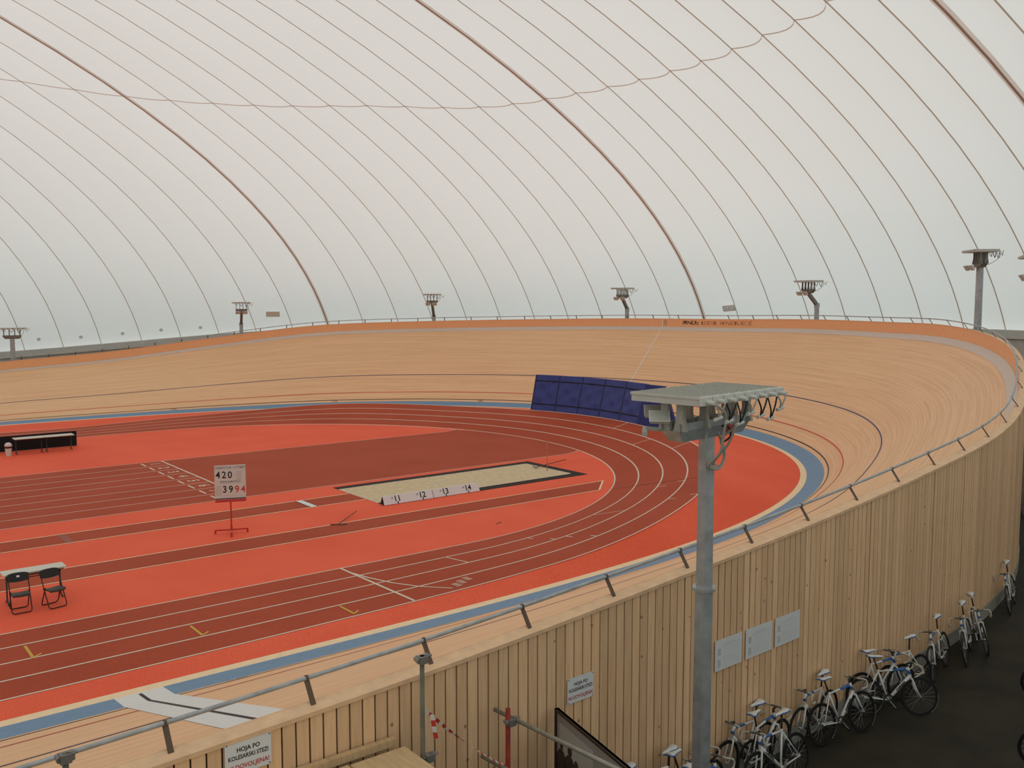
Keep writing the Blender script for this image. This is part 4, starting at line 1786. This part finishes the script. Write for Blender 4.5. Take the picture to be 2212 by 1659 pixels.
def chair(x, y, rz, label, sticker):
    r = empty('folding_chair', (x, y, 0), rz)
    tag(r, label, 'chair', 'black folding chairs at the near table')
    mb = MB()
    arc = [(-.20, .20, .80), (-.20, .02, .42), (-.20, -.17, .07), (-.185, -.195, .03), (-.15, -.20, .015), (.15, -.20, .015), (.185, -.195, .03), (.20, -.17, .07), (.20, .02, .42), (.20, .20, .80)]
    mb.tube(arc, .012, 8)
    mb.obj('back_frame', M_BROWNTUBE, r, smooth=True)
    mb = MB()
    arc = [(-.185, .0, .46), (-.185, .19, .07), (-.17, .215, .03), (-.13, .22, .015), (.13, .22, .015), (.17, .215, .03), (.185, .19, .07), (.185, .0, .46)]
    mb.tube(arc, .012, 8)
    mb.obj('rear_legs', M_BROWNTUBE, r, smooth=True)
    mb = MB()
    rows = []
    for j, (yy, zz) in enumerate(((-.21, .415), (-.19, .44), (-.05, .435), (.10, .425), (.13, .415))):
        rows.append([mb.vert((u * .185 * (1 - .08 * (j == 0)), yy, zz - .012 * (1 - abs(u)))) for u in (-1, -.6, 0, .6, 1)])
    lows = [[mb.vert((mb.v[i][0], mb.v[i][1], mb.v[i][2] - .028)) for i in row] for row in rows]
    for a in range(4):
        for b in range(4):
            mb.face([rows[a][b], rows[a][b + 1], rows[a + 1][b + 1], rows[a + 1][b]])
            mb.face([lows[a][b], lows[a + 1][b], lows[a + 1][b + 1], lows[a][b + 1]])
    for a in range(4):
        mb.face([rows[a][0], rows[a + 1][0], lows[a + 1][0], lows[a][0]])
        mb.face([rows[a][4], lows[a][4], lows[a + 1][4], rows[a + 1][4]])
    for b in range(4):
        mb.face([rows[0][b], lows[0][b], lows[0][b + 1], rows[0][b + 1]])
        mb.face([rows[4][b], rows[4][b + 1], lows[4][b + 1], lows[4][b]])
    mb.obj('seat', M_SEATPAD, r)
    mb = MB()
    n = 8
    f = []
    for i in range(n + 1):
        u = -1 + 2 * i / n
        x_ = u * .215
        bow = .035 * (1 - u * u)
        zl = .665 - .03 * (1 - u * u)
        zh = .80 + .025 * (1 - u ** 4)
        yl = .20 - (.80 - zl) * .47 + bow
        yh = .205 + bow
        f.append([mb.vert((x_, yl - .018, zl)), mb.vert((x_, yh - .018, zh)), mb.vert((x_, yh + .018, zh)), mb.vert((x_, yl + .018, zl))])
    for a, b in zip(f, f[1:]):
        for k in range(4):
            mb.face([a[k], a[(k + 1) % 4], b[(k + 1) % 4], b[k]])
    mb.face(f[0])
    mb.face(f[-1][::-1])
    bk_ = mb.obj('backrest', M_BLACKPAD, r)
    if sticker:
        mb = MB()
        mb.quad((-.03, .165, .735), (.03, .165, .735), (.03, .187, .775), (-.03, .187, .775))
        mb.obj('sticker', M_PAPER, bk_)
    return r


chair(3.76, 22.66, RAD(-1), 'black folding chair with a small white sticker on its backrest', True)
chair(4.43, 22.58, RAD(14), 'turned black folding chair without a sticker at the near table', False)

bn = empty('pedal_bin', (7.5, 46.35, 0))
tag(bn, 'small white bin with a dark rim beside the far tables', 'bin')
mb = MB()
mb.lathe([(.105, 0), (.145, .36)], (0, 0, 0), 16)
mb.obj('bucket', mat('off_white_plastic', (0.66, 0.62, 0.57), 0.5), bn, smooth=False)
mb = MB()
mb.lathe([(.152, .36), (.155, .43)], (0, 0, 0), 16)
mb.obj('rim', M_BROWNTUBE, bn)
mb = MB()
mb.lathe([(.160, .43), (.155, .50), (.12, .57), (.06, .605), (.0, .61)], (0, 0, 0), 16)
mb.obj('lid', M_WHITE, bn, smooth=True)

bp_ = empty('black_panel', (7.4, 47.58, 0))
tag(bp_, 'low wall of matt black folded panels behind the far tables', 'panel')
for i in range(4):
    mb = MB()
    xa = -2.6 + i * 1.46
    mb.box(xa, xa + 1.45, -.04 + .03 * (i % 2), .06 + .03 * (i % 2), .03, .73)
    mb.obj('panel', M_BLACK, bp_)

# ------------------------------------------------------------------ notices and signs on the board wall
def on_wall(s, z, out=0.02):
    q = wall_pt(s, 0, CAPW + out)
    return Vector((q.x, q.y, z))


def s_at_x(x):
    lo, hi = -60.0, -10.0
    for _ in range(50):
        md = (lo + hi) / 2
        if wall_pt(md, 0, CAPW).x < x:
            lo = md
        else:
            hi = md
    return lo


def sheet(name, xa, xb, z0, z1, m_, label, cat, group=None, curl=0.0):
    sa, sb = s_at_x(xa), s_at_x(xb)
    A, B = on_wall(sa, 0), on_wall(sb, 0)
    d = (B - A).normalized()
    n = Vector((d.y, -d.x, 0))       # towards the aisle
    W = (B - A).length
    r = empty(name, (A.x, A.y, z0))
    tag(r, label, cat, group)
    mb = MB()
    c = curl
    mb.hexa([n * .001, d * W + n * .001, d * W + n * (.006 + c), n * (.006 + c * .3), n * .001 + ez * (z1 - z0), d * W + n * .001 + ez * (z1 - z0), d * W + n * .006 + ez * (z1 - z0), n * .006 + ez * (z1 - z0)])
    pl_ = mb.obj('plate' if cat == 'sign' else 'paper', m_, r)
    return r, pl_, d, n, W, z1 - z0


for xa, xb, lab in ((10.52, 11.17, 'left one of three white result sheets pinned to the boards'), (11.27, 11.95, 'middle one of three white result sheets pinned to the boards'),
                    (12.04, 12.74, 'right one of three white result sheets pinned to the boards')):
    r, pl_, d, n, W, Hh = sheet('result_sheet', xa, xb, 1.43, 1.90, M_PAPER, lab, 'notice', 'result sheets on the board wall')
    for (u0, u1, v0, v1, mm_) in ((.10, .20, .12, .36, M_INKG), (.10, .20, .50, .72, M_INKG)):
        mb = MB()
        for q in range(6):
            va = v0 + (v1 - v0) * q / 6
            for w_ in range(2):
                ua = u0 + w_ * .055
                mb.quad(d * W * ua + n * .008 + ez * Hh * va, d * W * (ua + .04) + n * .008 + ez * Hh * va, d * W * (ua + .04) + n * .008 + ez * Hh * (va + .022), d * W * ua + n * .008 + ez * Hh * (va + .022))
        mb.obj('print_rows', mm_, pl_)
    mb = MB()
    for (u0, u1, v) in ((.22, .95, .395), (.22, .95, .77), (.40, .66, .84), (.36, .72, .80)):
        mb.quad(d * W * u0 + n * .008 + ez * Hh * v, d * W * u1 + n * .008 + ez * Hh * v, d * W * u1 + n * .008 + ez * Hh * (v + .010), d * W * u0 + n * .008 + ez * Hh * (v + .010))
    for q in range(14):
        v = .10 + .05 * q + (.06 if q > 6 else 0)
        if v > .76:
            continue
        mb.quad(d * W * .26 + n * .008 + ez * Hh * v, d * W * .9 + n * .008 + ez * Hh * v, d * W * .9 + n * .008 + ez * Hh * (v + .006), d * W * .26 + n * .008 + ez * Hh * (v + .006))
    mb.obj('print_lines', mat('faint_ink', (0.56, 0.57, 0.59), 0.7), pl_)

for xa, xb, z0, z1, lab in ((3.09, 3.565, 2.305, 2.635, 'white warning sign with red last line on the boards below the finish band'),
                            (7.55, 8.01, 1.78, 2.11, 'white warning sign with red last line on the boards above the leaning picture')):
    r, pl_, d, n, W, Hh = sheet('warning_sign', xa, xb, z0, z1, M_PAPER, lab, 'sign')
    for t, v, sz, m_, sx in (('HOJA PO', .72, .062, M_INK, .95), ('KOLESARSKI STEZI', .50, .062, M_INK, .80), ('NI DOVOLJENA!', .20, .066, M_INKR, .90)):
        mb = MB()
        text_on(mb, t, sz, d * (W * .5) + ez * (Hh * v) + n * .006, d, ez, .002, sx=sx, bold=.0012)
        mb.obj('lettering', m_, pl_)
    for u, v in ((.04, .05), (.96, .05), (.04, .95), (.96, .95)):
        mb = MB()
        c = d * W * u + ez * Hh * v + n * .008
        mb.tube([c, c + n * .004], .008, 8)
        mb.obj('screw', M_GALVD, pl_)

# ------------------------------------------------------------------ leaning picture at right angles to the wall
pc = empty('picture_panel', (7.30, 8.44, ZF))
tag(pc, 'large dark framed black and white photo panel standing off the board wall', 'picture')
d = Vector((-.215, -.976, 0)).normalized()
n = Vector((-.976, .215, 0)).normalized()      # face towards the camera side
PWD, PHT = 2.6, 1.84 - ZF
def pq(mb, u0, u1, z0, z1, dep):
    mb.quad(d * u0 + ez * z0 + n * dep, d * u1 + ez * z0 + n * dep, d * u1 + ez * z1 + n * dep, d * u0 + ez * z1 + n * dep)
mb = MB()
a, b = n * -.02, n * .012
mb.hexa([a, d * PWD + a, d * PWD + b, b, a + ez * PHT, d * PWD + a + ez * PHT, d * PWD + b + ez * PHT, b + ez * PHT])
pan = mb.obj('panel', M_PHOTO, pc)
mb = MB()
for u0, u1, z0, z1 in ((0, .035, 0, PHT), (PWD - .035, PWD, 0, PHT), (0, PWD, PHT - .03, PHT), (0, PWD, 0, .03)):
    mb.hexa([d * u0 + ez * z0 - n * .025, d * u1 + ez * z0 - n * .025, d * u1 + ez * z0 + n * .03, d * u0 + ez * z0 + n * .03,
             d * u0 + ez * z1 - n * .025, d * u1 + ez * z1 - n * .025, d * u1 + ez * z1 + n * .03, d * u0 + ez * z1 + n * .03])
mb.obj('frame', M_FRAME, pc)
mb = MB()
pq(mb, .10, .92, .9, PHT - .14, .014)
ph = mb.obj('photo_print', M_PHOTOS, pan)
mb = MB()
pq(mb, .10, .92, .9, PHT - .62, .0155)
mb.obj('print_ground', M_PHOTOF, ph)
for u, z, hr, bw in ((.16, PHT - .42, .05, .13), (.37, PHT - .40, .065, .15), (.53, PHT - .52, .065, .12), (.71, PHT - .66, .065, .10)):
    mb = MB()
    c = d * u + ez * z + n * .017
    mb.poly([c + d * hr * .8 * cos(2 * pi * q / 14) + ez * hr * 1.15 * sin(2 * pi * q / 14) for q in range(14)])
    zl = z - hr
    mb.poly([d * (u - bw * .4) + ez * zl + n * .0165, d * (u - bw) + ez * (zl - .10) + n * .0165, d * (u - bw) + ez * .95 + n * .0165, d * (u + bw) + ez * .95 + n * .0165, d * (u + bw) + ez * (zl - .10) + n * .0165, d * (u + bw * .4) + ez * zl + n * .0165])
    mb.obj('printed_figure', M_PHOTOD, ph)
mb = MB()
pq(mb, 1.25, 1.37, PHT - .40, PHT - .375, .015)
mb.obj('print_caption', M_FRAME, pan)

# ------------------------------------------------------------------ wooden landing with planks, scaffold posts, barrier tape
ld = empty('landing', (3.36, 7.02, ZF))
tag(ld, 'wooden landing of wide planks against the board wall at the bottom edge', 'platform')
ZT = 2.11 - ZF
for xa, xb, ya, dz in ((.98, 1.64, 1.20, .0), (.30, .965, 1.22, -.004), (-.38, .285, 1.20, .002), (-1.06, -.395, 1.22, 0), (-1.5, -1.075, 1.21, .003)):
    mb = MB()
    mb.box(xa, xb, -2.2, ya + .06, ZT - .045 + dz, ZT + dz)
    mb.obj('plank', M_PLANK, ld)
mb = MB()
mb.box(-1.5, 1.60, 1.36, 1.44, ZT - .02, ZT + .06)
mb.obj('back_rail', M_PLANK, ld)
for x in (-1.4, 0, 1.5):
    for y in (-2.0, 1.1):
        mb = MB()
        mb.box(x - .05, x + .05, y - .05, y + .05, 0, ZT - .045)
        mb.obj('leg', M_PLANK, ld)


def coupler(mb, c):
    c = Vector(c)
    mb.box(c.x - .045, c.x + .045, c.y - .045, c.y + .045, c.z - .04, c.z + .04)
    mb.tube([c + Vector((.05, 0, -.03)), c + Vector((.05, 0, .05))], .03, 8)
    mb.tube([c + Vector((-.05, -.03, 0)), c + Vector((-.05, .05, .01))], .028, 8)
    mb.tube([c + Vector((.04, -.03, .03)), c + Vector((.09, -.05, .05))], .012, 6)


def scaffold_post(x, y, z0, z1, m_, label, coup, r=.024, tilt=0):
    o = empty('scaffold_post', (x, y, z0))
    tag(o, label, 'post')
    mb = MB()
    mb.tube([(0, 0, 0), (0, 0, z1 - z0)], r, 10)
    mb.obj('tube', m_, o, smooth=True)
    for c in coup:
        mb = MB()
        coupler(mb, c)
        mb.obj('coupler', M_GALVD, o)
    return o


M_SCAF = mat('dull_scaffold_steel', (0.17, 0.155, 0.11), 0.55, metal=0.3, noise=0.2, nscale=9)
M_PIPE = mat('grey_scaffold_pipe', (0.30, 0.29, 0.235), 0.5, metal=0.3, noise=0.15, nscale=6)
scaffold_post(5.09, 8.06, ZF, 3.16, M_SCAF, 'grey scaffold post with a coupler on top beside the wooden landing', [(0, 0, 3.12 - ZF), (.06, -.02, 2.03 - ZF)], .026)
scaffold_post(1.66, 8.30, ZF, 3.06, M_SCAF, 'scaffold post at the bottom left, only its coupler showing', [(0, 0, 3.02 - ZF)], .026)
scaffold_post(6.27, 8.10, ZF, 2.24, M_RUSTRED, 'worn red scaffold post clamped to a grey pipe before the boards', [(.03, -.02, 2.08 - ZF)], .030)
o = empty('scaffold_pipe', (6.32, 8.42, 2.10))
tag(o, 'long grey scaffold pipe clamped to the red post and pointing to the viewer', 'pipe')
mb = MB()
mb.tube([(0, 0, 0), (.13, -1.62, 0), (.30, -3.8, 0)], .026, 10)
mb.obj('tube', M_PIPE, o, smooth=True)
o = empty('scaffold_pipe', (6.10, 8.3, .95))
tag(o, 'lower grey scaffold pipe end barely showing below the red post', 'pipe')
mb = MB()
mb.tube([(0.02, .1, .65), (.14, -.9, .62)], .026, 10)
mb.obj('tube', M_PIPE, o, smooth=True)

bt = empty('barrier_tape', (5.12, 8.04, 2.56))
tag(bt, 'red and white barrier tape strung from the grey post to the red post', 'tape')
A, B = Vector((0, 0, 0)), Vector((1.12, .04, -1.0))
N = 26
for i in range(N):
    f0, f1 = i / N, (i + 1) / N
    def q_(f):
        return A.lerp(B, f) + Vector((0, 0, -.05 * 4 * f * (1 - f)))
    mb = MB()
    t0, t1 = i * .35, (i + 1) * .35
    w0, w1 = Vector((.3 * sin(t0), -.4, cos(t0 * .3))) * .022, Vector((.3 * sin(t1), -.4, cos(t1 * .3))) * .022
    mb.quad(q_(f0) - w0, q_(f1) - w1, q_(f1) + w1, q_(f0) + w0)
    mb.obj('tape_stripe', M_TAPER if i % 2 else M_TAPEW, bt)
for i in range(4):
    mb = MB()
    x = .03 + .012 * i
    mb.quad((x, -.03, -.04 - .07 * i), (x + .05, -.04, -.05 - .07 * i), (x + .06, -.04, -.12 - .07 * i), (x + .012, -.03, -.11 - .07 * i))
    mb.obj('tape_end', M_TAPER if i % 2 else M_TAPEW, bt)

# ------------------------------------------------------------------ print on the dome and patches
def dome_frame(x, y):
    z = dome_z(x, y)
    n = Vector(((x - DCX) / DA ** 2, (y - DCY) / DB ** 2, (z - DCZ) / DC ** 2)).normalized()
    ex_ = Vector((n.y, -n.x, 0)).normalized()
    ey_ = ex_.cross(-n).normalized() * -1
    if ey_.z < 0:
        ey_ = -ey_
    return Vector((x, y, z)) - n * .10, ex_, ey_, n


p, ex_, ey_, n_ = dome_frame(51.72, 41.6)
sg = empty('dome_sign', tuple(p))
tag(sg, 'small white printed maker sign hanging on the dome seam above the lettering', 'sign')
ex_ = (ex_ + Vector((0, 0, .10))).normalized()
mb = MB()
def sq(mb, u0, u1, v0, v1, dep):
    o_ = -n_ * dep
    mb.quad(ex_ * u0 + ey_ * v0 + o_, ex_ * u1 + ey_ * v0 + o_, ex_ * u1 + ey_ * v1 + o_, ex_ * u0 + ey_ * v1 + o_)
a, b = -n_ * .0, -n_ * .02
mb.hexa([ex_ * -.46 + ey_ * -.26, ex_ * .46 + ey_ * -.26, ex_ * .46 + ey_ * -.26 + b, ex_ * -.46 + ey_ * -.26 + b, ex_ * -.46 + ey_ * .26, ex_ * .46 + ey_ * .26, ex_ * .46 + ey_ * .26 + b, ex_ * -.46 + ey_ * .26 + b])
pl_ = mb.obj('plate', mat_fabric('sign_fabric', (0.92, 0.90, 0.88), .75), sg)
mb = MB()
sq(mb, -.44, .44, .18, .21, .024)
sq(mb, -.44, .44, -.17, -.14, .024)
sq(mb, -.42, .42, -.24, -.21, .024)
mb.obj('red_stripe', M_INKR, pl_)
mb = MB()
text_on(mb, 'DUOL', .33, -n_ * .022, ex_, ey_, 0.004 if (ex_.cross(ey_)).dot(-n_) > 0 else -0.004, bold=.0, sx=1.0)
mb.obj('lettering', mat('brown_black_ink', (0.10, 0.05, 0.045), 0.6), pl_)

p, ex_, ey_, n_ = dome_frame(28.83, 66.15)
mb = MB()
for k in range(8):
    pass
c0 = [ex_ * -.5 + ey_ * -.22, ex_ * .5 + ey_ * -.22, ex_ * .5 + ey_ * .22, ex_ * -.5 + ey_ * .22]
mb.hexa(c0 + [c - n_ * .01 for c in c0])
o = mb.obj('dome_sign_shadow', M_TAN, None, loc=tuple(p))  # shadow of a sign outside the membrane, put in as tan colour
tag(o, 'blurred shadow of an outside sign, painted as a tan patch low on the dome', 'patch')
for i, (x, y) in enumerate(((14.03, 72.7), (16.64, 71.9), (19.27, 70.95), (21.73, 69.95), (24.27, 68.85))):
    p, ex_, ey_, n_ = dome_frame(x, y)
    mb = MB()
    mb.prism([ex_ * .13 * cos(2 * pi * q / 12) + ey_ * .13 * sin(2 * pi * q / 12) for q in range(12)], (0, 0, 0), -n_ * .01)
    o = mb.obj('dome_vent', M_SPOT, None, loc=tuple(p))
    tag(o, ('leftmost small round grey fitting low on the dome', 'second small round grey fitting from the left edge low on the dome', 'middle one of five small round grey fittings low on the dome',
            'fourth small round grey fitting from the left edge low on the dome', 'small round grey fitting low on the dome nearest the hinged lamp mast')[i], 'fitting', 'round fittings low on the dome')

# ------------------------------------------------------------------ track bicycles
def make_bike():
    r = empty('track_bicycle', (0, 0, 0))
    BB, RA, FA_ = Vector((.41, 0, .285)), Vector((0, 0, .335)), Vector((.97, 0, .335))
    ST, HT, HB = Vector((.245, 0, .80)), Vector((.775, 0, .83)), Vector((.815, 0, .70))
    mb = MB()
    mb.tube([BB, ST], .017, 10)
    mb.tube([ST + Vector((0, 0, -.03)), HT + Vector((0, 0, -.02))], [.016, .020], 10)
    mb.tube([BB, BB.lerp(HB, .5), HB], [.026, .030, .027], 10)
    mb.tube([HT + Vector((-.006, 0, .02)), HB + Vector((.006, 0, -.02))], .024, 10)
    for sy in (-1, 1):
        y = Vector((0, .055 * sy, 0))
        mb.tube([ST + Vector((0, .012 * sy, -.05)), RA + y], [.011, .008], 8)
        mb.tube([BB + Vector((0, .030 * sy, 0)), RA + y], [.014, .009], 8)
        mb.box(RA.x - .025, RA.x + .02, y.y - .004, y.y + .004, RA.z - .02, RA.z + .02)
    mb.tube([BB + Vector((0, -.04, 0)), BB + Vector((0, .04, 0))], .024, 10)
    fr = mb.obj('frame', M_BW, r, smooth=True)
    mb = MB()
    a, b = ST.lerp(HT, .50) + Vector((0, 0, -.024)), ST.lerp(HT, .93) + Vector((0, 0, -.022))
    mb.tube([a, b], [.0200, .0225], 10)
    mb.tube([HT + Vector((.002, 0, -.035)), HB + Vector((-.004, 0, .03))], .0262, 10)
    mb.obj('blue_decal', M_BBLUE, fr, smooth=True)
    dv = (HB - BB).normalized()
    for sy in (-1, 1):
        mb = MB()
        ex_ = dv * (1 if sy < 0 else -1)
        up = Vector((-dv.z, 0, dv.x)) * (1 if sy < 0 else -1)
        if sy > 0:
            up = -up
            ex_ = -dv
            up = Vector((0, 1, 0)).cross(ex_) * 1.0
        text_on(mb, 'DIEBEL', .062, BB.lerp(HB, .58) + Vector((0, .0285 * sy, 0)), ex_, up, .004, sx=1.25, bold=.003)
        mb.obj('lettering', M_INK, fr)
    # fork
    mb = MB()
    cr = HB + Vector((.012, 0, -.045))
    mb.tube([HB, cr], .020, 8)
    mb.tube([cr + Vector((0, -.045, -.01)), cr + Vector((0, .045, -.01))], .018, 8)
    for sy in (-1, 1):
        y = Vector((0, .048 * sy, 0))
        mb.tube([cr + y * .8, cr.lerp(FA_, .6) + y + Vector((-.012, 0, 0)), FA_ + y], [.016, .013, .009], 8)
    mb.obj('fork', M_BW, r, smooth=True)
    # stem + bar
    mb = MB()
    s0 = HT + Vector((-.012, 0, .075))
    bar = Vector((.865, 0, .915))
    mb.tube([HT, s0], .018, 8)
    mb.tube([s0, bar], .016, 8)
    mb.tube([bar + Vector((0, -.09, 0)), bar + Vector((0, .09, 0))], .016, 8)
    mb.obj('stem', M_BBLACK, r, smooth=True)
    mb = MB()
    def drop(sy):
        P_ = [(0, .08, 0), (0, .15, 0), (.025, .195, -.005), (.075, .205, -.03), (.095, .205, -.085), (.07, .205, -.135), (.02, .20, -.15), (-.05, .20, -.145)]
        return [bar + Vector((p[0], p[1] * sy, p[2])) for p in P_]
    mb.tube(drop(-1)[::-1] + drop(1), .0155, 8)
    mb.obj('handlebar', M_TAPE, r, smooth=True)
    # seatpost, saddle
    mb = MB()
    sd = Vector((.175, 0, 1.045))
    mb.tube([ST + Vector((.01, 0, -.03)), sd + Vector((.005, 0, -.03))], .0145, 8)
    mb.obj('seatpost', mat('dark_brown_seatpost', (0.045, 0.018, 0.012), 0.4), r, smooth=True)
    mb = MB()
    prof = [(.175, .018, -.005), (.12, .022, .004), (.04, .034, .006), (-.03, .062, .010), (-.08, .075, .018), (-.11, .060, .022)]
    rows = []
    for px_, w, z in prof:
        rows.append([mb.vert(sd + Vector((px_, w * u, z - .022 * abs(u) ** 3))) for u in (-1, -.6, 0, .6, 1)])
    low = [[mb.vert((mb.v[i][0], mb.v[i][1] * .92, mb.v[i][2] - .022)) for i in row] for row in rows]
    for a in range(len(rows) - 1):
        for b in range(4):
            mb.face([rows[a][b], rows[a + 1][b], rows[a + 1][b + 1], rows[a][b + 1]])
            mb.face([low[a][b], low[a][b + 1], low[a + 1][b + 1], low[a + 1][b]])
        mb.face([rows[a][0], low[a][0], low[a + 1][0], rows[a + 1][0]])
        mb.face([rows[a][4], rows[a + 1][4], low[a + 1][4], low[a][4]])
    for k in (0, -1):
        for b in range(4):
            mb.face([rows[k][b], low[k][b], low[k][b + 1], rows[k][b + 1]])
    sa = mb.obj('saddle', M_BW, r, smooth=True)
    mb = MB()
    for sy in (-1, 1):
        pts = [sd + Vector((p[0], (p[1] + .001) * sy, p[2] - .034)) for p in prof[2:]]
        mb.tube(pts, .010, 6)
    mb.tube([sd + Vector((-.11, -.055, -.012)), sd + Vector((-.115, 0, -.004)), sd + Vector((-.11, .055, -.012))], .010, 6)
    mb.obj('saddle_edge', M_BBLUE, sa, smooth=True)
    # wheels
    def wheel(name, c):
        mb = MB()
        n = 40
        circ = [c + Vector((cos(2 * pi * k / n), 0, sin(2 * pi * k / n))) * .325 for k in range(n)]
        mb.tube(circ, .0125, 6, closed=True)
        w = mb.obj(name, M_TYRE, r, smooth=True)
        mb = MB()
        for k in range(n):
            t0, t1 = 2 * pi * k / n, 2 * pi * (k + 1) / n
            for y0, y1, r0, r1 in ((-.009, -.009, .315, .284), (.009, .009, .315, .284), (-.009, .009, .284, .284)):
                p = lambda t, rr, y: c + Vector((cos(t) * rr, y, sin(t) * rr))
                mb.quad(p(t0, r0, y0), p(t1, r0, y0), p(t1, r1, y1), p(t0, r1, y1))
        mb.obj('rim', M_RIM, w, smooth=True)
        mb = MB()
        for k in range(20):
            t = 2 * pi * k / 20
            sy = .022 if k % 2 else -.022
            hub = c + Vector((cos(t + .5 * (1 if k % 4 < 2 else -1)) * .02, sy, sin(t + .5 * (1 if k % 4 < 2 else -1)) * .02))
            mb.tube([hub, c + Vector((cos(t) * .285, 0, sin(t) * .285))], .0016, 4, cap=False)
        mb.obj('spokes', M_RIMSH, w)
        mb = MB()
        mb.tube([c + Vector((0, -.06, 0)), c + Vector((0, .06, 0))], .008, 8)
        mb.tube([c + Vector((0, -.03, 0)), c + Vector((0, .03, 0))], .019, 10)
        mb.obj('hub', M_SILV, w, smooth=True)
        mb = MB()
        for k in range(9):
            t0 = -.95 + k * .13
            for sy in (-1, 1):
                p = lambda t, rr: c + Vector((cos(t) * rr, .0128 * sy, sin(t) * rr))
                mb.quad(p(t0, .326), p(t0 + .075, .326), p(t0 + .075, .319), p(t0, .319))
        mb.obj('tyre_print', M_PLUG, w)
        return w
    wheel('rear_wheel', RA)
    wheel('front_wheel', FA_)
    # crankset
    mb = MB()
    c = BB + Vector((0, -.05, 0))
    n = 24
    for k in range(n):
        t0, t1 = 2 * pi * k / n, 2 * pi * (k + 1) / n
        for ra, rb in ((.098, .075),):
            q = lambda t, rr, y: c + Vector((cos(t) * rr, y, sin(t) * rr))
            mb.quad(q(t0, ra, 0), q(t1, ra, 0), q(t1, rb, 0), q(t0, rb, 0))
    for k in range(5):
        t = 2 * pi * k / 5
        mb.bar(c, c + Vector((cos(t), 0, sin(t))) * .08, .012, .006, up=(0, 1, 0))
    ck = mb.obj('chainring', M_BBLACK, r)
    for t, sy in ((RAD(-50), -1), (RAD(130), 1)):
        mb = MB()
        e = BB + Vector((cos(t) * .165, .075 * sy, sin(t) * .165))
        mb.bar(BB + Vector((0, .065 * sy, 0)), e, .014, .026, up=(0, 1, 0))
        cr_ = mb.obj('crank_arm', M_SILV, r)
        mb = MB()
        mb.box(e.x - .045, e.x + .045, min(e.y, e.y + .08 * sy), max(e.y, e.y + .08 * sy), e.z - .010, e.z + .010)
        mb.obj('pedal', M_BBLACK, cr_)
    mb = MB()
    mb.tube([RA + Vector((0, -.05, .032)), BB + Vector((0, -.05, .095))], .005, 5)
    mb.tube([RA + Vector((0, -.05, -.032)), BB + Vector((0, -.05, -.095))], .005, 5)
    mb.obj('chain', M_BBLACK, r)
    return r


proto = make_bike()
BIKES = (
    (22.96, 9.66, 198, 13, 'white bicycle farthest along the curved board wall'),
    (19.80, 9.08, 216, 11, 'white bicycle seen front on, right one of the pair far along the wall'),
    (19.10, 8.86, 201, 12, 'white bicycle seen front on, left one of the pair far along the wall'),
    (17.86, 8.74, 194, 12, 'white bicycle standing nose on just left of the far pair'),
    (16.32, 8.42, 175, 12, 'white bicycle facing left with its rear wheel below the nose on bicycle'),
    (14.48, 8.50, 322, -10, 'white bicycle seen broadside in the middle of the row by the wall'),
    (14.66, 8.70, 346, -3, 'white bicycle half hidden behind the broadside bicycle'),
    (13.55, 8.62, 186, 2, 'white bicycle facing left whose bar hook shows against the boards'),
    (12.99, 8.32, 352, -12, 'white bicycle facing right below the hooked handlebar'),
    (11.70, 8.56, 182, 1, 'white bicycle with the highest saddle in the cluster by the lamp mast'),
    (11.02, 8.32, 8, -2, 'white bicycle facing right in the cluster by the lamp mast'),
    (11.78, 7.95, 181, 13, 'white bicycle at the front of the cluster by the lamp mast'),
    (9.54, 8.26, 186, 9, 'white bicycle with the highest saddle between picture panel and lamp mast'),
    (9.15, 8.12, 6, -9, 'white bicycle with the second saddle between picture panel and lamp mast'),
    (8.72, 8.33, 194, 6, 'white bicycle nearest the picture panel, only its saddle showing'),
    (8.62, 7.98, 2, -5, 'white bicycle right of the picture panel with a cream handlebar showing'),
    (9.06, 7.80, 9, -5, 'white bicycle just left of the lamp mast foot at the bottom edge'),
    (17.62, 6.93, -50, 3, 'bicycle at the right picture edge, upper of two dark wheel arcs'),
    (14.98, 5.84, -48, 3, 'bicycle at the right picture edge, lower of two dark wheel arcs'),
)
for i, (x, y, psi, lean, lab) in enumerate(BIKES):
    b = proto if i == 0 else copy_tree(proto)
    b.location = (x, y, ZF + .016)
    b.rotation_euler = (RAD(lean), 0, RAD(psi))
    tag(b, lab, 'bicycle', 'white track bicycles leaning at the board wall')
    rot = random.uniform(-25, 25)
